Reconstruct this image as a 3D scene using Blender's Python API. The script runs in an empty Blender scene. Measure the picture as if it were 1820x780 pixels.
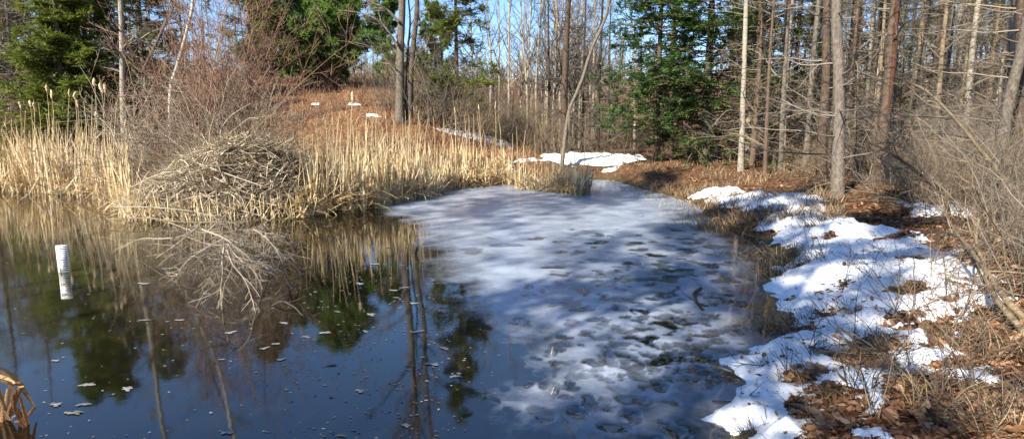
import bpy, math
import numpy as np
from mathutils import Vector

SC = bpy.context.scene
COL = SC.collection
R = math.radians

# ------------------------------------------------------------------ camera
F, HOR = 1085.0, 225.0            # focal length and horizon row, in photo pixels (1820 x 780)
CAMZ = 1.70
PITCH = math.atan((390 - HOR) / F)
cam = bpy.data.cameras.new('camera')
cam.sensor_width = 36.0
cam.lens = F / 1820 * 36.0
cam.clip_start = 0.05
cam.clip_end = 2000
camo = bpy.data.objects.new('camera', cam)
COL.objects.link(camo)
camo.location = (0, 0, CAMZ)
camo.rotation_euler = (math.pi / 2 - PITCH, 0, 0)
SC.camera = camo

# ------------------------------------------------------------------ sky, sun, exposure
SUN_EL, SUN_AZ = R(33), math.atan2(-0.62, -0.78)      # azimuth from +Y towards +X
wd = bpy.data.worlds.new('World')
SC.world = wd
wd.use_nodes = True
nt = wd.node_tree
sky = nt.nodes.new('ShaderNodeTexSky')
sky.sky_type = 'NISHITA'
sky.sun_disc = False
sky.sun_elevation = SUN_EL
sky.sun_rotation = SUN_AZ
sky.air_density = 1.0
sky.altitude = 1500
sky.dust_density = 0.0
sky.ozone_density = 5.0
bg = nt.nodes['Background']
bg.inputs['Strength'].default_value = 0.10
nt.links.new(sky.outputs[0], bg.inputs['Color'])
sl = bpy.data.lights.new('sun', 'SUN')
sl.energy = 5.0
sl.angle = R(0.55)
sl.color = (1.0, 0.925, 0.80)
so = bpy.data.objects.new('sun', sl)
COL.objects.link(so)
TOSUN = Vector((math.sin(SUN_AZ) * math.cos(SUN_EL), math.cos(SUN_AZ) * math.cos(SUN_EL), math.sin(SUN_EL)))
so.rotation_euler = (-TOSUN).to_track_quat('-Z', 'Y').to_euler()
so.location = (-20, -10, 30)
SC.view_settings.view_transform = 'Standard'
SC.view_settings.look = 'None'
SC.view_settings.exposure = 1.3
SC.view_settings.gamma = 1.0
SC.cycles.max_bounces = 8
SC.cycles.transparent_max_bounces = 16
SC.cycles.use_denoising = True

# ------------------------------------------------------------------ pixel helpers
CP, SP = math.cos(PITCH), math.sin(PITCH)
def raydir(px, py):
    cx, cy = (px - 910) / F, (390 - py) / F
    return np.array((cx, CP + cy * SP, -SP + cy * CP))
def P(px, py, z=0.0):
    d = raydir(px, py)
    t = (z - CAMZ) / d[2]
    return np.array((d[0] * t, d[1] * t, z))
def PY(px, py, Y):
    d = raydir(px, py)
    t = Y / d[1]
    return np.array((d[0] * t, Y, CAMZ + d[2] * t))

# ------------------------------------------------------------------ value noise (numpy)
_pr = np.random.default_rng(77)
_tab = _pr.random((256, 256))
def vnoise(x, y):
    xi = np.floor(x).astype(int); yi = np.floor(y).astype(int)
    fx = x - xi; fy = y - yi
    fx = fx * fx * (3 - 2 * fx); fy = fy * fy * (3 - 2 * fy)
    a = _tab[xi & 255, yi & 255]; b = _tab[(xi + 1) & 255, yi & 255]
    c = _tab[xi & 255, (yi + 1) & 255]; d = _tab[(xi + 1) & 255, (yi + 1) & 255]
    return (a * (1 - fx) + b * fx) * (1 - fy) + (c * (1 - fx) + d * fx) * fy
def fbm(x, y, s=1.0, o=4):
    r = 0; a = 0.5; t = 0
    x = np.asarray(x, float) * s; y = np.asarray(y, float) * s
    for k in range(o):
        r = r + a * vnoise(x + 17.3 * k, y - 9.1 * k); t += a
        x = x * 2.03; y = y * 2.03; a *= 0.5
    return r / t
def sstep(a, b, x):
    t = np.clip((x - a) / (b - a), 0, 1)
    return t * t * (3 - 2 * t)
def sdist(poly, x, y):
    """signed distance to a closed polygon, positive inside"""
    p = np.asarray(poly, float)[:, :2]
    x = np.asarray(x, float); y = np.asarray(y, float)
    best = np.full(x.shape, 1e9); ins = np.zeros(x.shape, bool)
    n = len(p)
    for i in range(n):
        ax, ay = p[i]; bx, by = p[(i + 1) % n]
        ex, ey = bx - ax, by - ay
        t = np.clip(((x - ax) * ex + (y - ay) * ey) / (ex * ex + ey * ey + 1e-12), 0, 1)
        dx = x - ax - t * ex; dy = y - ay - t * ey
        best = np.minimum(best, dx * dx + dy * dy)
        if ey != 0:
            c = ((ay > y) != (by > y)) & (x < ex * (y - ay) / ey + ax)
            ins ^= c
    d = np.sqrt(best)
    return np.where(ins, d, -d)

# ------------------------------------------------------------------ mesh collection
class Geo:
    def __init__(s):
        s.V, s.F, s.C, s.n = [], [], [], 0
    def add(s, V, Fc, c=None):
        V = np.asarray(V, float).reshape(-1, 3)
        s.V.append(V)
        s.F.append(np.asarray(Fc, int) + s.n)
        if c is None: c = np.full(len(V), 0.5)
        s.C.append(np.broadcast_to(np.asarray(c, float), (len(V),)))
        s.n += len(V)
    def mesh(s, name, mat, smooth=False):
        me = bpy.data.meshes.new(name)
        V = np.concatenate(s.V)
        loops = np.concatenate([f.ravel() for f in s.F])
        sizes = np.concatenate([np.full(len(f), f.shape[1], int) for f in s.F])
        starts = np.concatenate([[0], np.cumsum(sizes)[:-1]])
        me.vertices.add(len(V)); me.vertices.foreach_set('co', V.ravel().astype(np.float32))
        me.loops.add(len(loops)); me.loops.foreach_set('vertex_index', loops.astype(np.int32))
        me.polygons.add(len(sizes)); me.polygons.foreach_set('loop_start', starts.astype(np.int32))
        try: me.polygons.foreach_set('loop_total', sizes.astype(np.int32))
        except Exception: pass
        at = me.attributes.new('var', 'FLOAT', 'POINT')
        at.data.foreach_set('value', np.concatenate(s.C).astype(np.float32))
        me.update(calc_edges=True)
        me.validate()
        if smooth:
            me.polygons.foreach_set('use_smooth', np.ones(len(me.polygons), bool))
        me.materials.append(mat)
        return me
    def build(s, name, mat, parent=None, smooth=False):
        return mkobj(name, s.mesh(name, mat, smooth), parent)

def mkobj(name, me, parent=None):
    o = bpy.data.objects.new(name, me)
    COL.objects.link(o)
    if parent is not None: o.parent = parent
    return o
def tag(o, label=None, cat=None, group=None, kind=None):
    if label: o['label'] = label
    if cat: o['category'] = cat
    if group: o['group'] = group
    if kind: o['kind'] = kind
    return o
def thing(name, label, cat, loc=(0, 0, 0), rz=0, group=None, scale=1.0):
    o = bpy.data.objects.new(name, None)
    o.empty_display_size = 0.2
    COL.objects.link(o)
    o.location = loc; o.rotation_euler = (0, 0, rz); o.scale = (scale,) * 3
    return tag(o, label, cat, group)
def copy_tree(o, parent=None):
    c = o.copy(); COL.objects.link(c); c.parent = parent
    for ch in list(o.children): copy_tree(ch, c)
    return c
def dup(root, loc, rz, scale, label, group):
    c = copy_tree(root)
    c.location = loc; c.rotation_euler = (0, 0, rz)
    c.scale = scale if hasattr(scale, '__len__') else (scale,) * 3
    c['label'] = label; c['group'] = group
    return c

def norm(v):
    return v / (np.linalg.norm(v, axis=-1, keepdims=True) + 1e-12)
def tubes(g, Pl, Rd, k=4, c=None, rough=0.0, rng=None):
    """many polylines (N,n,3) with radii (N,n) as open tubes"""
    Pl = np.asarray(Pl, float); Rd = np.asarray(Rd, float)
    if Pl.ndim == 2: Pl = Pl[None]; Rd = Rd[None]
    N, n, _ = Pl.shape
    T = np.empty_like(Pl)
    T[:, 1:-1] = Pl[:, 2:] - Pl[:, :-2]; T[:, 0] = Pl[:, 1] - Pl[:, 0]; T[:, -1] = Pl[:, -1] - Pl[:, -2]
    T = norm(T)
    main = norm(Pl[:, -1] - Pl[:, 0])
    ref = np.where(np.abs(main[:, 2:3]) > 0.8, np.array([[1.0, 0.03, 0.02]]), np.array([[0.02, 0.03, 1.0]]))[:, None, :]
    U = norm(np.cross(T, np.broadcast_to(ref, T.shape))); Vv = np.cross(T, U)
    a = np.arange(k) * 2 * math.pi / k
    rr = Rd[..., None] * np.ones(k)
    if rough and rng is not None: rr = rr * (1 + rough * rng.standard_normal(rr.shape))
    ring = Pl[:, :, None, :] + rr[..., None] * (np.cos(a)[:, None] * U[:, :, None, :] + np.sin(a)[:, None] * Vv[:, :, None, :])
    idx = np.arange(N * n * k).reshape(N, n, k)
    nx = np.roll(idx, -1, axis=2)
    q = np.stack([idx[:, :-1], nx[:, :-1], nx[:, 1:], idx[:, 1:]], -1).reshape(-1, 4)
    if c is None: cc = None
    else: cc = np.repeat(np.broadcast_to(np.asarray(c, float), (N,)), n * k)
    g.add(ring.reshape(-1, 3), q, cc)
def smooth_line(pts, n):
    """Catmull-Rom through the points, n samples evenly by length"""
    p = np.asarray(pts, float)
    q = np.vstack([2 * p[0] - p[1], p, 2 * p[-1] - p[-2]])
    out = []
    for i in range(1, len(q) - 2):
        for t in np.linspace(0, 1, 12, endpoint=False):
            a, b, c_, d = q[i - 1], q[i], q[i + 1], q[i + 2]
            out.append(0.5 * ((2 * b) + (c_ - a) * t + (2 * a - 5 * b + 4 * c_ - d) * t * t + (3 * b - a - 3 * c_ + d) * t ** 3))
    out.append(p[-1]); out = np.array(out)
    L = np.concatenate([[0], np.cumsum(np.linalg.norm(np.diff(out, axis=0), axis=1))])
    s = np.linspace(0, L[-1], n)
    return np.stack([np.interp(s, L, out[:, k]) for k in range(out.shape[1])], 1)
def spawn(rng, Pl, Rd, per, t0, t1, ang, ln, npt=5, grav=0.0, wob=0.12, rr=0.6, rmin=0.0015, flat=0.0, taper=0.6, absl=False, tip=0.35):
    """grow `per` side branches from each polyline; returns polylines, radii, t"""
    N, n, _ = Pl.shape
    M = int(N * per)
    idx = np.repeat(np.arange(N), per) if isinstance(per, int) else rng.integers(0, N, M)
    t = rng.uniform(t0, t1, M)
    f = np.clip(t * (n - 1), 0, n - 1.001); i = f.astype(int); w = (f - i)[:, None]
    st = Pl[idx, i] * (1 - w) + Pl[idx, i + 1] * w
    tg = norm(Pl[idx, i + 1] - Pl[idx, i])
    r0 = Rd[idx, i] * (1 - w[:, 0]) + Rd[idx, i + 1] * w[:, 0]
    pl = np.linalg.norm(np.diff(Pl, axis=1), axis=2).sum(1)[idx]
    rv = rng.standard_normal((M, 3)); rv[:, 2] *= (1 - flat)
    pr = norm(np.cross(tg, rv) if flat == 0 else rv - (rv * tg).sum(1, keepdims=True) * tg)
    a = np.radians(ang) * rng.uniform(0.75, 1.25, M)[:, None]
    d = tg * np.cos(a) + pr * np.sin(a)
    L = (np.full(M, 1.0) if absl else pl) * ln * (1 - taper * t) * rng.uniform(0.55, 1.2, M)
    pts = [st]
    for s in range(npt - 1):
        d = d + wob * rng.standard_normal((M, 3)); d[:, 2] += grav / npt
        d = norm(d)
        pts.append(pts[-1] + d * (L / (npt - 1))[:, None])
    PP = np.stack(pts, 1)
    rb = np.maximum(np.minimum(r0 * rr, r0 * 0.9), rmin)
    RR = np.maximum(rb[:, None] * np.linspace(1, tip, npt), rmin * 0.7)
    return PP, RR, t
def blades(g, rng, base, h, w, lean, bend, nseg=4, c=None, az=None, kink=None):
    """ribbon blades standing on base points"""
    N = len(base)
    az = rng.uniform(0, 2 * math.pi, N) if az is None else az
    h = np.broadcast_to(h, (N,)); w = np.broadcast_to(w, (N,))
    lean = np.broadcast_to(lean, (N,)); bend = np.broadcast_to(bend, (N,))
    dirx, diry = np.cos(az), np.sin(az)
    wa = az + math.pi / 2 + rng.uniform(-0.9, 0.9, N)
    wx, wy = np.cos(wa), np.sin(wa)
    p = np.array(base, float); rows = [p.copy()]
    for s in range(nseg):
        u = (s + 0.5) / nseg
        th = lean + bend * u ** 1.6
        if kink is not None: th = th + np.where(u > kink[0], kink[1], 0)
        st = (h / nseg)
        p = p + np.stack([np.sin(th) * dirx * st, np.sin(th) * diry * st, np.cos(th) * st], 1)
        rows.append(p.copy())
    C = np.stack(rows, 1)
    prof = np.interp(np.linspace(0, 1, nseg + 1), [0, 0.6, 1], [1, 0.85, 0.12])
    off = (w[:, None] * prof)[..., None] * np.stack([wx, wy, np.zeros(N)], 1)[:, None, :] * 0.5
    V = np.stack([C - off, C + off], 2)
    idx = np.arange(N * (nseg + 1) * 2).reshape(N, nseg + 1, 2)
    q = np.stack([idx[:, :-1, 0], idx[:, :-1, 1], idx[:, 1:, 1], idx[:, 1:, 0]], -1).reshape(-1, 4)
    cc = rng.random(N) if c is None else c
    g.add(V.reshape(-1, 3), q, np.repeat(cc, (nseg + 1) * 2))

# ------------------------------------------------------------------ materials
def ramp_mat(name, stops, rough=0.85, scale=6.0, amp=0.35, bump=0.0, bscale=30.0, stretch=(1, 1, 1), transl=0.0, spec=0.3, use_var=True, rand=0.0, coord='Object'):
    """colour ramp driven by the per-piece attribute plus noise"""
    m = bpy.data.materials.new(name); m.use_nodes = True
    t = m.node_tree; N = t.nodes; Lk = t.links
    b = N['Principled BSDF']
    tc = N.new('ShaderNodeTexCoord'); mp = N.new('ShaderNodeMapping')
    mp.inputs['Scale'].default_value = stretch
    Lk.new(tc.outputs[coord], mp.inputs['Vector'])
    nz = N.new('ShaderNodeTexNoise'); nz.inputs['Scale'].default_value = scale; nz.inputs['Detail'].default_value = 5
    Lk.new(mp.outputs[0], nz.inputs['Vector'])
    ma = N.new('ShaderNodeMath'); ma.operation = 'MULTIPLY_ADD'
    Lk.new(nz.outputs['Fac'], ma.inputs[0]); ma.inputs[1].default_value = amp * 2
    at = N.new('ShaderNodeAttribute'); at.attribute_name = 'var'
    sb = N.new('ShaderNodeMath'); sb.operation = 'ADD'
    if use_var: Lk.new(at.outputs['Fac'], sb.inputs[0])
    else: sb.inputs[0].default_value = 0.5
    sb.inputs[1].default_value = -amp
    last = sb
    if rand:
        oi = N.new('ShaderNodeObjectInfo'); m2 = N.new('ShaderNodeMath'); m2.operation = 'MULTIPLY_ADD'
        Lk.new(oi.outputs['Random'], m2.inputs[0]); m2.inputs[1].default_value = rand; Lk.new(sb.outputs[0], m2.inputs[2])
        m3 = N.new('ShaderNodeMath'); m3.operation = 'ADD'; Lk.new(m2.outputs[0], m3.inputs[0]); m3.inputs[1].default_value = -rand / 2
        last = m3
    Lk.new(last.outputs[0], ma.inputs[2])
    cr = N.new('ShaderNodeValToRGB')
    while len(cr.color_ramp.elements) < len(stops): cr.color_ramp.elements.new(0.5)
    for e, (p, c) in zip(cr.color_ramp.elements, stops):
        e.position = p; e.color = (*c, 1)
    Lk.new(ma.outputs[0], cr.inputs[0]); Lk.new(cr.outputs[0], b.inputs['Base Color'])
    b.inputs['Roughness'].default_value = rough
    b.inputs['Specular IOR Level'].default_value = spec
    if bump:
        n2 = N.new('ShaderNodeTexNoise'); n2.inputs['Scale'].default_value = bscale; n2.inputs['Detail'].default_value = 6
        Lk.new(mp.outputs[0], n2.inputs['Vector'])
        bp = N.new('ShaderNodeBump'); bp.inputs['Strength'].default_value = bump; bp.inputs['Distance'].default_value = 0.02
        Lk.new(n2.outputs['Fac'], bp.inputs['Height']); Lk.new(bp.outputs[0], b.inputs['Normal'])
    if transl:
        tr = N.new('ShaderNodeBsdfTranslucent'); Lk.new(cr.outputs[0], tr.inputs['Color'])
        mx = N.new('ShaderNodeMixShader'); mx.inputs[0].default_value = transl
        Lk.new(b.outputs[0], mx.inputs[1]); Lk.new(tr.outputs[0], mx.inputs[2])
        Lk.new(mx.outputs[0], N['Material Output'].inputs['Surface'])
    return m

M = {}
M['bark_grey'] = ramp_mat('bark_grey', [(0.1, (0.025, 0.02, 0.016)), (0.45, (0.095, 0.078, 0.06)), (0.8, (0.19, 0.16, 0.125)), (1, (0.30, 0.27, 0.22))], scale=9, amp=0.45, bump=1.0, bscale=16, stretch=(2.2, 2.2, 1.3), rand=0.25)
M['bark_brown'] = ramp_mat('bark_brown', [(0.1, (0.02, 0.014, 0.01)), (0.5, (0.085, 0.058, 0.04)), (0.9, (0.18, 0.125, 0.085))], scale=9, amp=0.45, bump=1.0, bscale=16, stretch=(2.2, 2.2, 1.3), rand=0.2)
M['bark_pale'] = ramp_mat('bark_pale', [(0.05, (0.08, 0.065, 0.05)), (0.4, (0.25, 0.215, 0.165)), (0.9, (0.42, 0.38, 0.31))], scale=7, amp=0.4, bump=0.4, bscale=18, stretch=(1, 1, 2.5))
M['bark_birch'] = ramp_mat('bark_birch', [(0.05, (0.12, 0.10, 0.08)), (0.35, (0.42, 0.38, 0.31)), (0.9, (0.62, 0.59, 0.52))], scale=7, amp=0.4, bump=0.4, bscale=18, stretch=(1, 1, 2.5))
M['bark_yellow'] = ramp_mat('bark_yellow', [(0.1, (0.06, 0.045, 0.03)), (0.5, (0.19, 0.145, 0.09)), (0.9, (0.32, 0.25, 0.16))], scale=14, amp=0.4, bump=0.4, bscale=30)
M['rot_wood'] = ramp_mat('rot_wood', [(0.15, (0.02, 0.010, 0.007)), (0.5, (0.075, 0.032, 0.018)), (0.9, (0.17, 0.066, 0.032))], scale=12, amp=0.5, bump=1.0, stretch=(3, 3, 0.5))
M['twig_grey'] = ramp_mat('twig_grey', [(0, (0.04, 0.033, 0.026)), (0.5, (0.145, 0.118, 0.088)), (1, (0.28, 0.24, 0.185))], amp=0.2, rand=0.2)
M['twig_brown'] = ramp_mat('twig_brown', [(0, (0.055, 0.038, 0.024)), (0.5, (0.175, 0.125, 0.078)), (1, (0.32, 0.245, 0.16))], amp=0.2, rand=0.25)
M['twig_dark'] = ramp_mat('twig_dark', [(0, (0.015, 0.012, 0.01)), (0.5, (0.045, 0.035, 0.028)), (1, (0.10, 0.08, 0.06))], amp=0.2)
M['twig_red'] = ramp_mat('twig_red', [(0, (0.07, 0.03, 0.02)), (0.5, (0.21, 0.115, 0.075)), (1, (0.34, 0.22, 0.155))], amp=0.2)
M['twig_pale'] = ramp_mat('twig_pale', [(0, (0.16, 0.12, 0.085)), (0.5, (0.36, 0.29, 0.21)), (1, (0.50, 0.43, 0.33))], amp=0.2)
M['twig_tan'] = ramp_mat('twig_tan', [(0, (0.06, 0.042, 0.028)), (0.5, (0.22, 0.165, 0.11)), (1, (0.40, 0.32, 0.225))], amp=0.2)
M['twig_wash'] = ramp_mat('twig_wash', [(0, (0.09, 0.068, 0.048)), (0.5, (0.24, 0.19, 0.135)), (1, (0.38, 0.32, 0.24))], amp=0.2)
M['fir_lit'] = ramp_mat('fir_lit', [(0, (0.05, 0.08, 0.015)), (0.5, (0.165, 0.205, 0.035)), (1, (0.28, 0.30, 0.065))], amp=0.25, scale=2.5, transl=0.35, rough=0.6)
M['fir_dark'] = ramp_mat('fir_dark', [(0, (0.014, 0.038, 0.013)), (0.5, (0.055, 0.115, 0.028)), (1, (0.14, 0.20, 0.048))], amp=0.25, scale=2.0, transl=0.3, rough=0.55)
M['fir_olive'] = ramp_mat('fir_olive', [(0, (0.05, 0.058, 0.016)), (0.5, (0.15, 0.165, 0.04)), (1, (0.26, 0.26, 0.075))], amp=0.25, scale=2.0, transl=0.35, rough=0.6)
M['pine'] = ramp_mat('pine', [(0, (0.06, 0.12, 0.03)), (0.5, (0.155, 0.25, 0.06)), (1, (0.26, 0.33, 0.09))], amp=0.28, scale=1.2, transl=0.55, rough=0.55)
M['reed'] = ramp_mat('reed', [(0, (0.13, 0.075, 0.032)), (0.25, (0.38, 0.26, 0.12)), (0.55, (0.60, 0.46, 0.25)), (1, (0.76, 0.64, 0.42))], amp=0.15, scale=4, transl=0.2, rough=0.6)
M['seed_head'] = ramp_mat('seed_head', [(0, (0.34, 0.22, 0.12)), (0.5, (0.52, 0.38, 0.24)), (1, (0.66, 0.53, 0.38))], amp=0.4, scale=30, bump=1.0, bscale=80)
M['thatch'] = ramp_mat('thatch', [(0, (0.16, 0.12, 0.075)), (0.4, (0.38, 0.31, 0.20)), (0.75, (0.55, 0.47, 0.34)), (1, (0.66, 0.57, 0.42))], amp=0.15, scale=4)
M['mud'] = ramp_mat('mud', [(0, (0.035, 0.025, 0.017)), (0.5, (0.085, 0.062, 0.04)), (1, (0.16, 0.12, 0.08))], amp=0.5, scale=8, bump=1.0)
M['hillgrass'] = ramp_mat('hillgrass', [(0, (0.09, 0.048, 0.024)), (0.45, (0.25, 0.135, 0.066)), (0.8, (0.36, 0.22, 0.115)), (1, (0.48, 0.35, 0.21))], amp=0.2, scale=1.0, coord='Object')
M['deadgrass'] = ramp_mat('deadgrass', [(0, (0.07, 0.045, 0.025)), (0.5, (0.22, 0.155, 0.085)), (1, (0.40, 0.30, 0.18))], amp=0.2, scale=2.0)
M['leaf'] = ramp_mat('leaf', [(0, (0.055, 0.022, 0.012)), (0.4, (0.17, 0.075, 0.035)), (0.75, (0.30, 0.155, 0.075)), (1, (0.44, 0.29, 0.17))], amp=0.18, scale=9, transl=0.15, rough=0.6, rand=0.5)
M['foam'] = ramp_mat('foam', [(0, (0.11, 0.105, 0.095)), (1, (0.27, 0.265, 0.25))], amp=0.4, scale=14, rough=0.9)
M['white_plate'] = ramp_mat('white_plate', [(0, (0.72, 0.71, 0.66)), (1, (0.86, 0.86, 0.84))], amp=0.3, scale=14, rough=0.45)
M['stained_plate'] = ramp_mat('stained_plate', [(0, (0.46, 0.36, 0.23)), (1, (0.66, 0.56, 0.42))], amp=0.4, scale=9, rough=0.55)
M['black_paint'] = ramp_mat('black_paint', [(0, (0.012, 0.012, 0.012)), (1, (0.05, 0.05, 0.045))], amp=0.2, rough=0.5)

# ground: litter brown, orange dry grass on the knoll (attribute var), mud near the water
def ground_mat():
    m = bpy.data.materials.new('ground'); m.use_nodes = True
    t = m.node_tree; N = t.nodes; Lk = t.links; b = N['Principled BSDF']
    ge = N.new('ShaderNodeNewGeometry')
    def noise(s, d=6):
        n = N.new('ShaderNodeTexNoise'); n.inputs['Scale'].default_value = s; n.inputs['Detail'].default_value = d
        Lk.new(ge.outputs['Position'], n.inputs['Vector']); return n
    def ramp(src, stops):
        r = N.new('ShaderNodeValToRGB')
        while len(r.color_ramp.elements) < len(stops): r.color_ramp.elements.new(0.5)
        for e, (p, c) in zip(r.color_ramp.elements, stops): e.position = p; e.color = (*c, 1)
        Lk.new(src, r.inputs[0]); return r
    n1 = noise(7, 8); n2 = noise(1.1, 4)
    vo = N.new('ShaderNodeTexVoronoi'); vo.inputs['Scale'].default_value = 16; Lk.new(ge.outputs['Position'], vo.inputs['Vector'])
    litter = ramp(n1.outputs['Fac'], [(0.25, (0.045, 0.022, 0.012)), (0.45, (0.115, 0.058, 0.03)), (0.6, (0.20, 0.11, 0.055)), (0.8, (0.30, 0.19, 0.10))])
    lv = N.new('ShaderNodeMixRGB'); lv.blend_type = 'MULTIPLY'; lv.inputs[0].default_value = 0.6
    bwv = ramp(vo.outputs['Color'], [(0.1, (0.45, 0.42, 0.4)), (0.6, (1, 1, 1))])
    Lk.new(litter.outputs[0], lv.inputs[1]); Lk.new(bwv.outputs[0], lv.inputs[2])
    hill = ramp(n1.outputs['Fac'], [(0.25, (0.10, 0.05, 0.025)), (0.5, (0.22, 0.12, 0.06)), (0.75, (0.34, 0.22, 0.12))])
    at = N.new('ShaderNodeAttribute'); at.attribute_name = 'var'
    mx = N.new('ShaderNodeMixRGB'); Lk.new(at.outputs['Fac'], mx.inputs[0]); Lk.new(lv.outputs[0], mx.inputs[1]); Lk.new(hill.outputs[0], mx.inputs[2])
    sp = N.new('ShaderNodeSeparateXYZ'); Lk.new(ge.outputs['Position'], sp.inputs[0])
    mr = N.new('ShaderNodeMapRange'); mr.inputs['From Min'].default_value = 0.0; mr.inputs['From Max'].default_value = 0.16
    Lk.new(sp.outputs['Z'], mr.inputs['Value'])
    mud = ramp(n2.outputs['Fac'], [(0.3, (0.045, 0.040, 0.018)), (0.7, (0.12, 0.10, 0.045))])
    m2 = N.new('ShaderNodeMixRGB'); Lk.new(mr.outputs[0], m2.inputs[0]); Lk.new(mud.outputs[0], m2.inputs[1]); Lk.new(mx.outputs[0], m2.inputs[2])
    Lk.new(m2.outputs[0], b.inputs['Base Color'])
    b.inputs['Roughness'].default_value = 0.95; b.inputs['Specular IOR Level'].default_value = 0.15
    bp = N.new('ShaderNodeBump'); bp.inputs['Strength'].default_value = 1.0; bp.inputs['Distance'].default_value = 0.05
    n3 = noise(18, 8); Lk.new(n3.outputs['Fac'], bp.inputs['Height']); Lk.new(bp.outputs[0], b.inputs['Normal'])
    return m
M['ground'] = ground_mat()

def snow_mat():
    m = bpy.data.materials.new('snow'); m.use_nodes = True
    t = m.node_tree; N = t.nodes; Lk = t.links; b = N['Principled BSDF']
    ge = N.new('ShaderNodeNewGeometry')
    n1 = N.new('ShaderNodeTexNoise'); n1.inputs['Scale'].default_value = 3.5; n1.inputs['Detail'].default_value = 8
    Lk.new(ge.outputs['Position'], n1.inputs['Vector'])
    r = N.new('ShaderNodeValToRGB'); r.color_ramp.elements[0].position = 0.3; r.color_ramp.elements[0].color = (0.66, 0.67, 0.68, 1)
    r.color_ramp.elements[1].position = 0.55; r.color_ramp.elements[1].color = (0.78, 0.79, 0.82, 1)
    Lk.new(n1.outputs['Fac'], r.inputs[0]); Lk.new(r.outputs[0], b.inputs['Base Color'])
    b.inputs['Roughness'].default_value = 0.7; b.inputs['Specular IOR Level'].default_value = 0.25
    b.inputs['Subsurface Weight'].default_value = 0.0
    n2 = N.new('ShaderNodeTexNoise'); n2.inputs['Scale'].default_value = 22; n2.inputs['Detail'].default_value = 8; n2.inputs['Roughness'].default_value = 0.65
    Lk.new(ge.outputs['Position'], n2.inputs['Vector'])
    bp = N.new('ShaderNodeBump'); bp.inputs['Strength'].default_value = 0.6; bp.inputs['Distance'].default_value = 0.03
    Lk.new(n2.outputs['Fac'], bp.inputs['Height']); Lk.new(bp.outputs[0], b.inputs['Normal'])
    return m
M['snow'] = snow_mat()

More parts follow.
